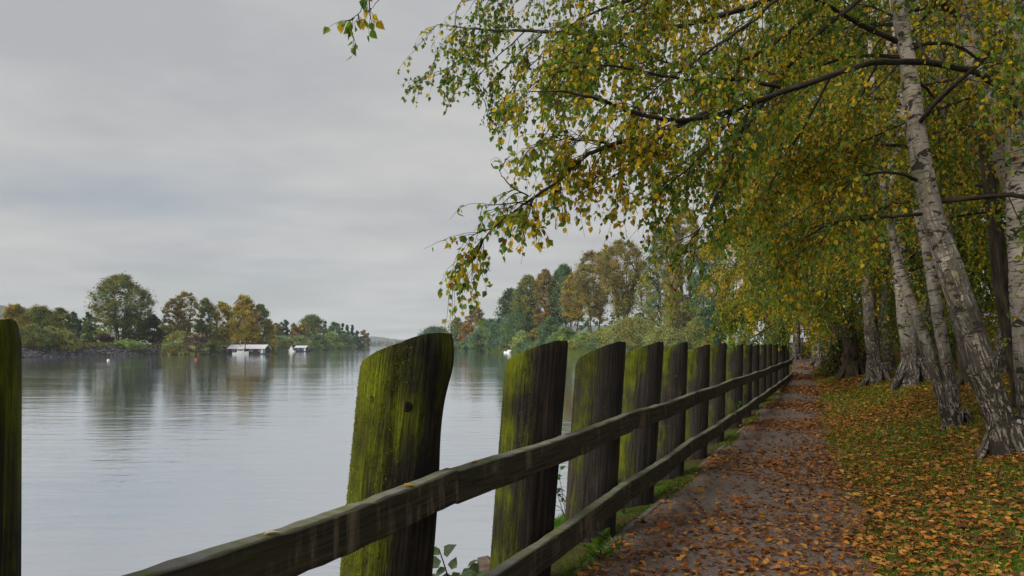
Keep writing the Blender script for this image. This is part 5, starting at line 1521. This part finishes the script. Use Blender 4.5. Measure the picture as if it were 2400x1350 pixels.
tag(mb.build("leaf_litter", M['litter']), "carpet of brown and yellow fallen birch leaves over path and grass", "leaves", kind="stuff")
FALL = []
for k in range(16):
    t = MB(); T = LEAF6.copy(); T[:, 2] = T[:, 2] * rng.uniform(.6, 3.0) + 0.10 * (T[:, 1] - .5) ** 2
    t.add(T, [(0, 1, 2, 3), (0, 3, 4, 5)], None, LIT[k % 8] * rng.uniform(.85, 1.25)); me = t.mesh("fallen_leaf"); me.materials.append(M['litter']); FALL.append(me)
gl = np.random.default_rng(8)
for k in idx:
    o = bpy.data.objects.new("fallen_leaf", FALL[int(gl.integers(0, 16))]); C.objects.link(o)
    dd = nrm(d[k]); up = nrm(np.array([gl.normal(0, .2), gl.normal(0, .2), 1.0])); up = nrm(up - dd * (up @ dd)); s = np.cross(dd, up)
    m = Matrix.Identity(4)
    for c, ax in enumerate((s, dd, up)):
        for r_ in range(3): m[r_][c] = float(ax[r_] * sz[k])
    for r_ in range(3): m[r_][3] = float(pos[k][r_])
    o.matrix_world = m
    tag(o, "small curled autumn leaf lying in the nearest stretch of the leaf carpet", "leaf", "fallen leaves in the nearest stretch")

# a few bigger leaves that stand out on the path
for (u, v_, c, sz_, lab) in ((1305, 0, None, 0, ""),) + ((1725, 1183, (.20, .055, .015), .10, "large rust-red leaf standing up on the path between smaller ones"), (1635, 1160, (.32, .17, .02), .09, "large ochre leaf on the path near its mossy edge"),
                       (1552, 1246, (.26, .07, .015), .08, "dark orange leaf curled by the path's fence edge"), (1930, 1172, (.28, .09, .02), .09, "orange-brown leaf where asphalt meets the littered grass"),
                       (2000, 1170, (.42, .27, .03), .09, "broad yellow leaf at the asphalt's grassy margin")):
    if c is None: continue
    h = hit(u, v_)
    mb = MB(); add_leaves(mb, (h + [0, 0, .035])[None], np.array([[.9, .2, .25]]), sz_, np.array([c]), nrm_bias=np.array([[0, -1.0, 1.6]]))
    add_leaves(mb, (h + [0, 0, .03])[None], np.array([[-.5, .4, .3]]), sz_ * .8, np.array([c]), nrm_bias=np.array([[0, -1.0, 1.6]]))
    tag(mb.build("fallen_leaf", M['litter'], base=h), lab, "leaf")

def blades(mb, x, y, hgt, col, w=0.0035, lean=.35):
    n = len(x); z = ground(x, y)
    b = np.stack([x, y, z - .005], -1)
    a = rng.uniform(0, 2 * np.pi, n); sd = np.stack([np.cos(a), np.sin(a), 0 * a], -1) * w
    ln = np.stack([rng.normal(0, lean, n), rng.normal(0, lean, n), np.ones(n)], -1)
    tip = b + nrm(ln) * hgt[:, None]; md = b + (tip - b) * .55 + np.array([0, 0, 1.0]) * hgt[:, None] * .08
    v = np.stack([b - sd, b + sd, md + sd * .7, md - sd * .7, tip], 1)
    o = np.arange(n)[:, None] * 5
    mb.add(v.reshape(-1, 3), o + np.array([[0, 1, 2, 3]]), o + np.array([[3, 2, 4]]), np.repeat(col, 5, axis=0))
mb = MB()
for (y0, y1, per, hh, w) in ((3.2, 9, 1700, .060, .003), (9, 18, 650, .080, .005), (18, 34, 180, .10, .010)):
    n = int((y1 - y0) * 11 * per)
    y = rng.uniform(y0, y1, n); x = path_right(y) + rng.uniform(-.15, 10.8, n)
    u = x / y * F + HX
    k = (rng.random(n) < np.clip(.50 - .5 * fnoise(np.stack([x, y, 0 * x], -1), 1.0), .12, 1)) & (u < 2460)
    x, y = x[k], y[k]; n = len(x)
    col = np.array([[.105, .19, .013]]) * rng.uniform(.55, 1.5, (n, 1)) + np.array([[.05, .02, 0]]) * rng.random((n, 1))
    blades(mb, x, y, hh * rng.uniform(.5, 1.4, n), col, w)
# mossy turf seam along the edging and lush grass on the river side
n = 42000
y = rng.uniform(2.2, 24.5, n) ; x = path_left(y) + rng.normal(-.02, .05, n)
k = rng.random(n) < np.clip(.30 + .6 * fnoise(np.stack([x, y, 0 * x], -1), 1.9), .02, 1)
x, y = x[k], y[k]; n = len(x)
blades(mb, x, y, rng.uniform(.010, .040, n) + .015, np.array([[.085, .13, .010]]) * rng.uniform(.6, 1.5, (n, 1)), .005)
n = 80000
y = rng.uniform(2.5, 18, n); x = xf(y) - rng.uniform(.12, 1.5, n)
blades(mb, x, y, rng.uniform(.04, .15, n), np.array([[.09, .20, .012]]) * rng.uniform(.55, 1.4, (n, 1)), .0045, .4)
tag(mb.build("grass", M['grass']), "short green grass between the leaves and behind the fence", "grass", kind="stuff")

# weeds
def weed(label, base, stems, leaf, col, name="weed", spread=.35, n_leaf=7, colv=.3, hgt=.4, bend=.4, cat="plant", wide=1.0):
    root = empty(name, base, label, cat)
    wd = MB()
    for s in range(stems):
        d0 = np.array([rng.normal(0, spread), rng.normal(0, spread), 1.0])
        p = paths(np.array([base]), d0[None], np.array([hgt * rng.uniform(.7, 1.2)]), bend, 7, .12)
        tubes_batch(wd, p, np.array([.004]), np.array([.0018]), 4)
        for k in range(n_leaf):
            lp, lt, _ = sample_on(p, 1, .3 if k < n_leaf - 1 else .98, 1.0)
            dl = nrm(lt[0] * .5 + rng.normal(0, .8, 3) * np.array([1, 1, .5]))
            mb = MB(); mb.add([lp[0]], None, None); mb = MB()
            add_leaves(mb, lp, dl[None], leaf * rng.uniform(.6, 1.25), np.array([col]) * rng.uniform(1 - colv, 1 + colv), False, np.array([[0, -.4, 1.4]]))
            mb.build("leaf", M['leaf'], root)
    wd.build("stem", M['limb'], root)
    return root
# broad grey-leaved sapling rising behind the stout mossy post
base = P(1052, 1560, 4.0)
sap = empty("sapling", base, "young sapling with broad grey-green leaves behind the stout mossy post", "plant")
wd = MB()
st1 = px_path([(1052, 1560, 4.0), (1056, 1420, 4.0), (1045, 1340, 4.0), (1028, 1285, 4.0)])
st2 = px_path([(1056, 1430, 4.0), (1075, 1360, 4.05), (1100, 1325, 4.1), (1112, 1312, 4.1)])
st3 = px_path([(1056, 1420, 4.0), (1020, 1370, 3.95), (1010, 1350, 3.95), (1008, 1345, 3.95)])
for s in (st1, st2, st3): tube(wd, s, np.linspace(.007, .003, len(s)), 6)
wd.build("stem", M['limb'], sap, smooth=True)
for (u, v_, du, dv, L) in ((1032, 1290, -38, 4, .075), (1040, 1300, 32, -30, .10), (1034, 1315, -40, 10, .10), (1058, 1335, 12, -32, .075), (1046, 1330, -30, 22, .09), (1062, 1340, 4, 40, .10),
                        (1080, 1350, 38, -18, .10), (1095, 1330, 26, -20, .085), (1106, 1318, 16, 30, .08), (1060, 1350, -40, 16, .10), (1020, 1345, -24, 30, .09), (1112, 1345, 30, 10, .08)):
    mb = MB(); p0 = P(u, v_, 4.02); dr = np.array([du, rng.normal(0, 14), -dv], float)
    T = LEAF6
    add_leaves(mb, p0[None], dr[None], L, np.array([(.10, .145, .075)]) * rng.uniform(.8, 1.3), False, np.array([[0, -.8, 1.2]]))
    mb.build("leaf", M['leaf'], sap)
for (u, v_, d, st_, lf, c, lab, hg) in ((1405, 1342, 4.9, 5, .06, (.10, .20, .015), "bright green weed at the foot of the third slant-cut post", .18),
                                  (1462, 1235, 6.3, 5, .045, (.10, .13, .05), "straggly pale weed between two pilings by the path edge", .38),
                                  (1535, 1165, 7.6, 4, .035, (.16, .18, .03), "small yellowing weed at the path edge", .22),
                                  (1688, 1028, 10.9, 6, .05, (.08, .19, .03), "climbing green weed in the gap between two far pilings", .62),
                                  (1640, 1085, 9.6, 4, .04, (.08, .16, .02), "low green weed at the path edge below the lower rail", .2),
                                  (1330, 1165, 6.6, 7, .05, (.07, .15, .03), "leafy bank weed leaning out towards the water", .75)):
    p = P(u, v_, d); p[2] = float(ground(p[0], p[1]))
    weed(lab, p, st_, lf, c, hgt=hg, n_leaf=8, spread=.3)
# brown stones on the bank behind the second post
for (u, v_, d, r, lab) in ((1142, 1318, 5.2, .085, "flat brown stone perched on the bank beside the second post"), (1128, 1338, 5.0, .10, "lower brown stone half hidden by the sapling leaves"), (1152, 1345, 4.9, .075, "small dark stone under the flat brown stone")):
    v, t = ST[int(u) % 8]; p = P(u, v_, d)
    mb = MB(); mb.add(v * np.array([1.2, 1, .55]) * r + p, None, t); tag(mb.build("bank_stone", M['brown_rock'], base=p), lab, "stone")

# ------------------------------------------------------------------ river haze
m, nt, out = new_mat("haze_air")
pv = nt.nodes.new("ShaderNodeVolumePrincipled")
pv.inputs["Color"].default_value = (0.88, 0.94, 1.0, 1)
pv.inputs["Density"].default_value = 0.00010
pv.inputs["Anisotropy"].default_value = 0.0
nt.links.new(pv.outputs[0], out.inputs["Volume"])
mb = MB(); box(mb, (-6300, -200, -7.5), (6300, 7400, 330))
hz = mb.build("haze", m)
tag(hz, "thin pale haze over the river and its far shores", "haze", kind="stuff")
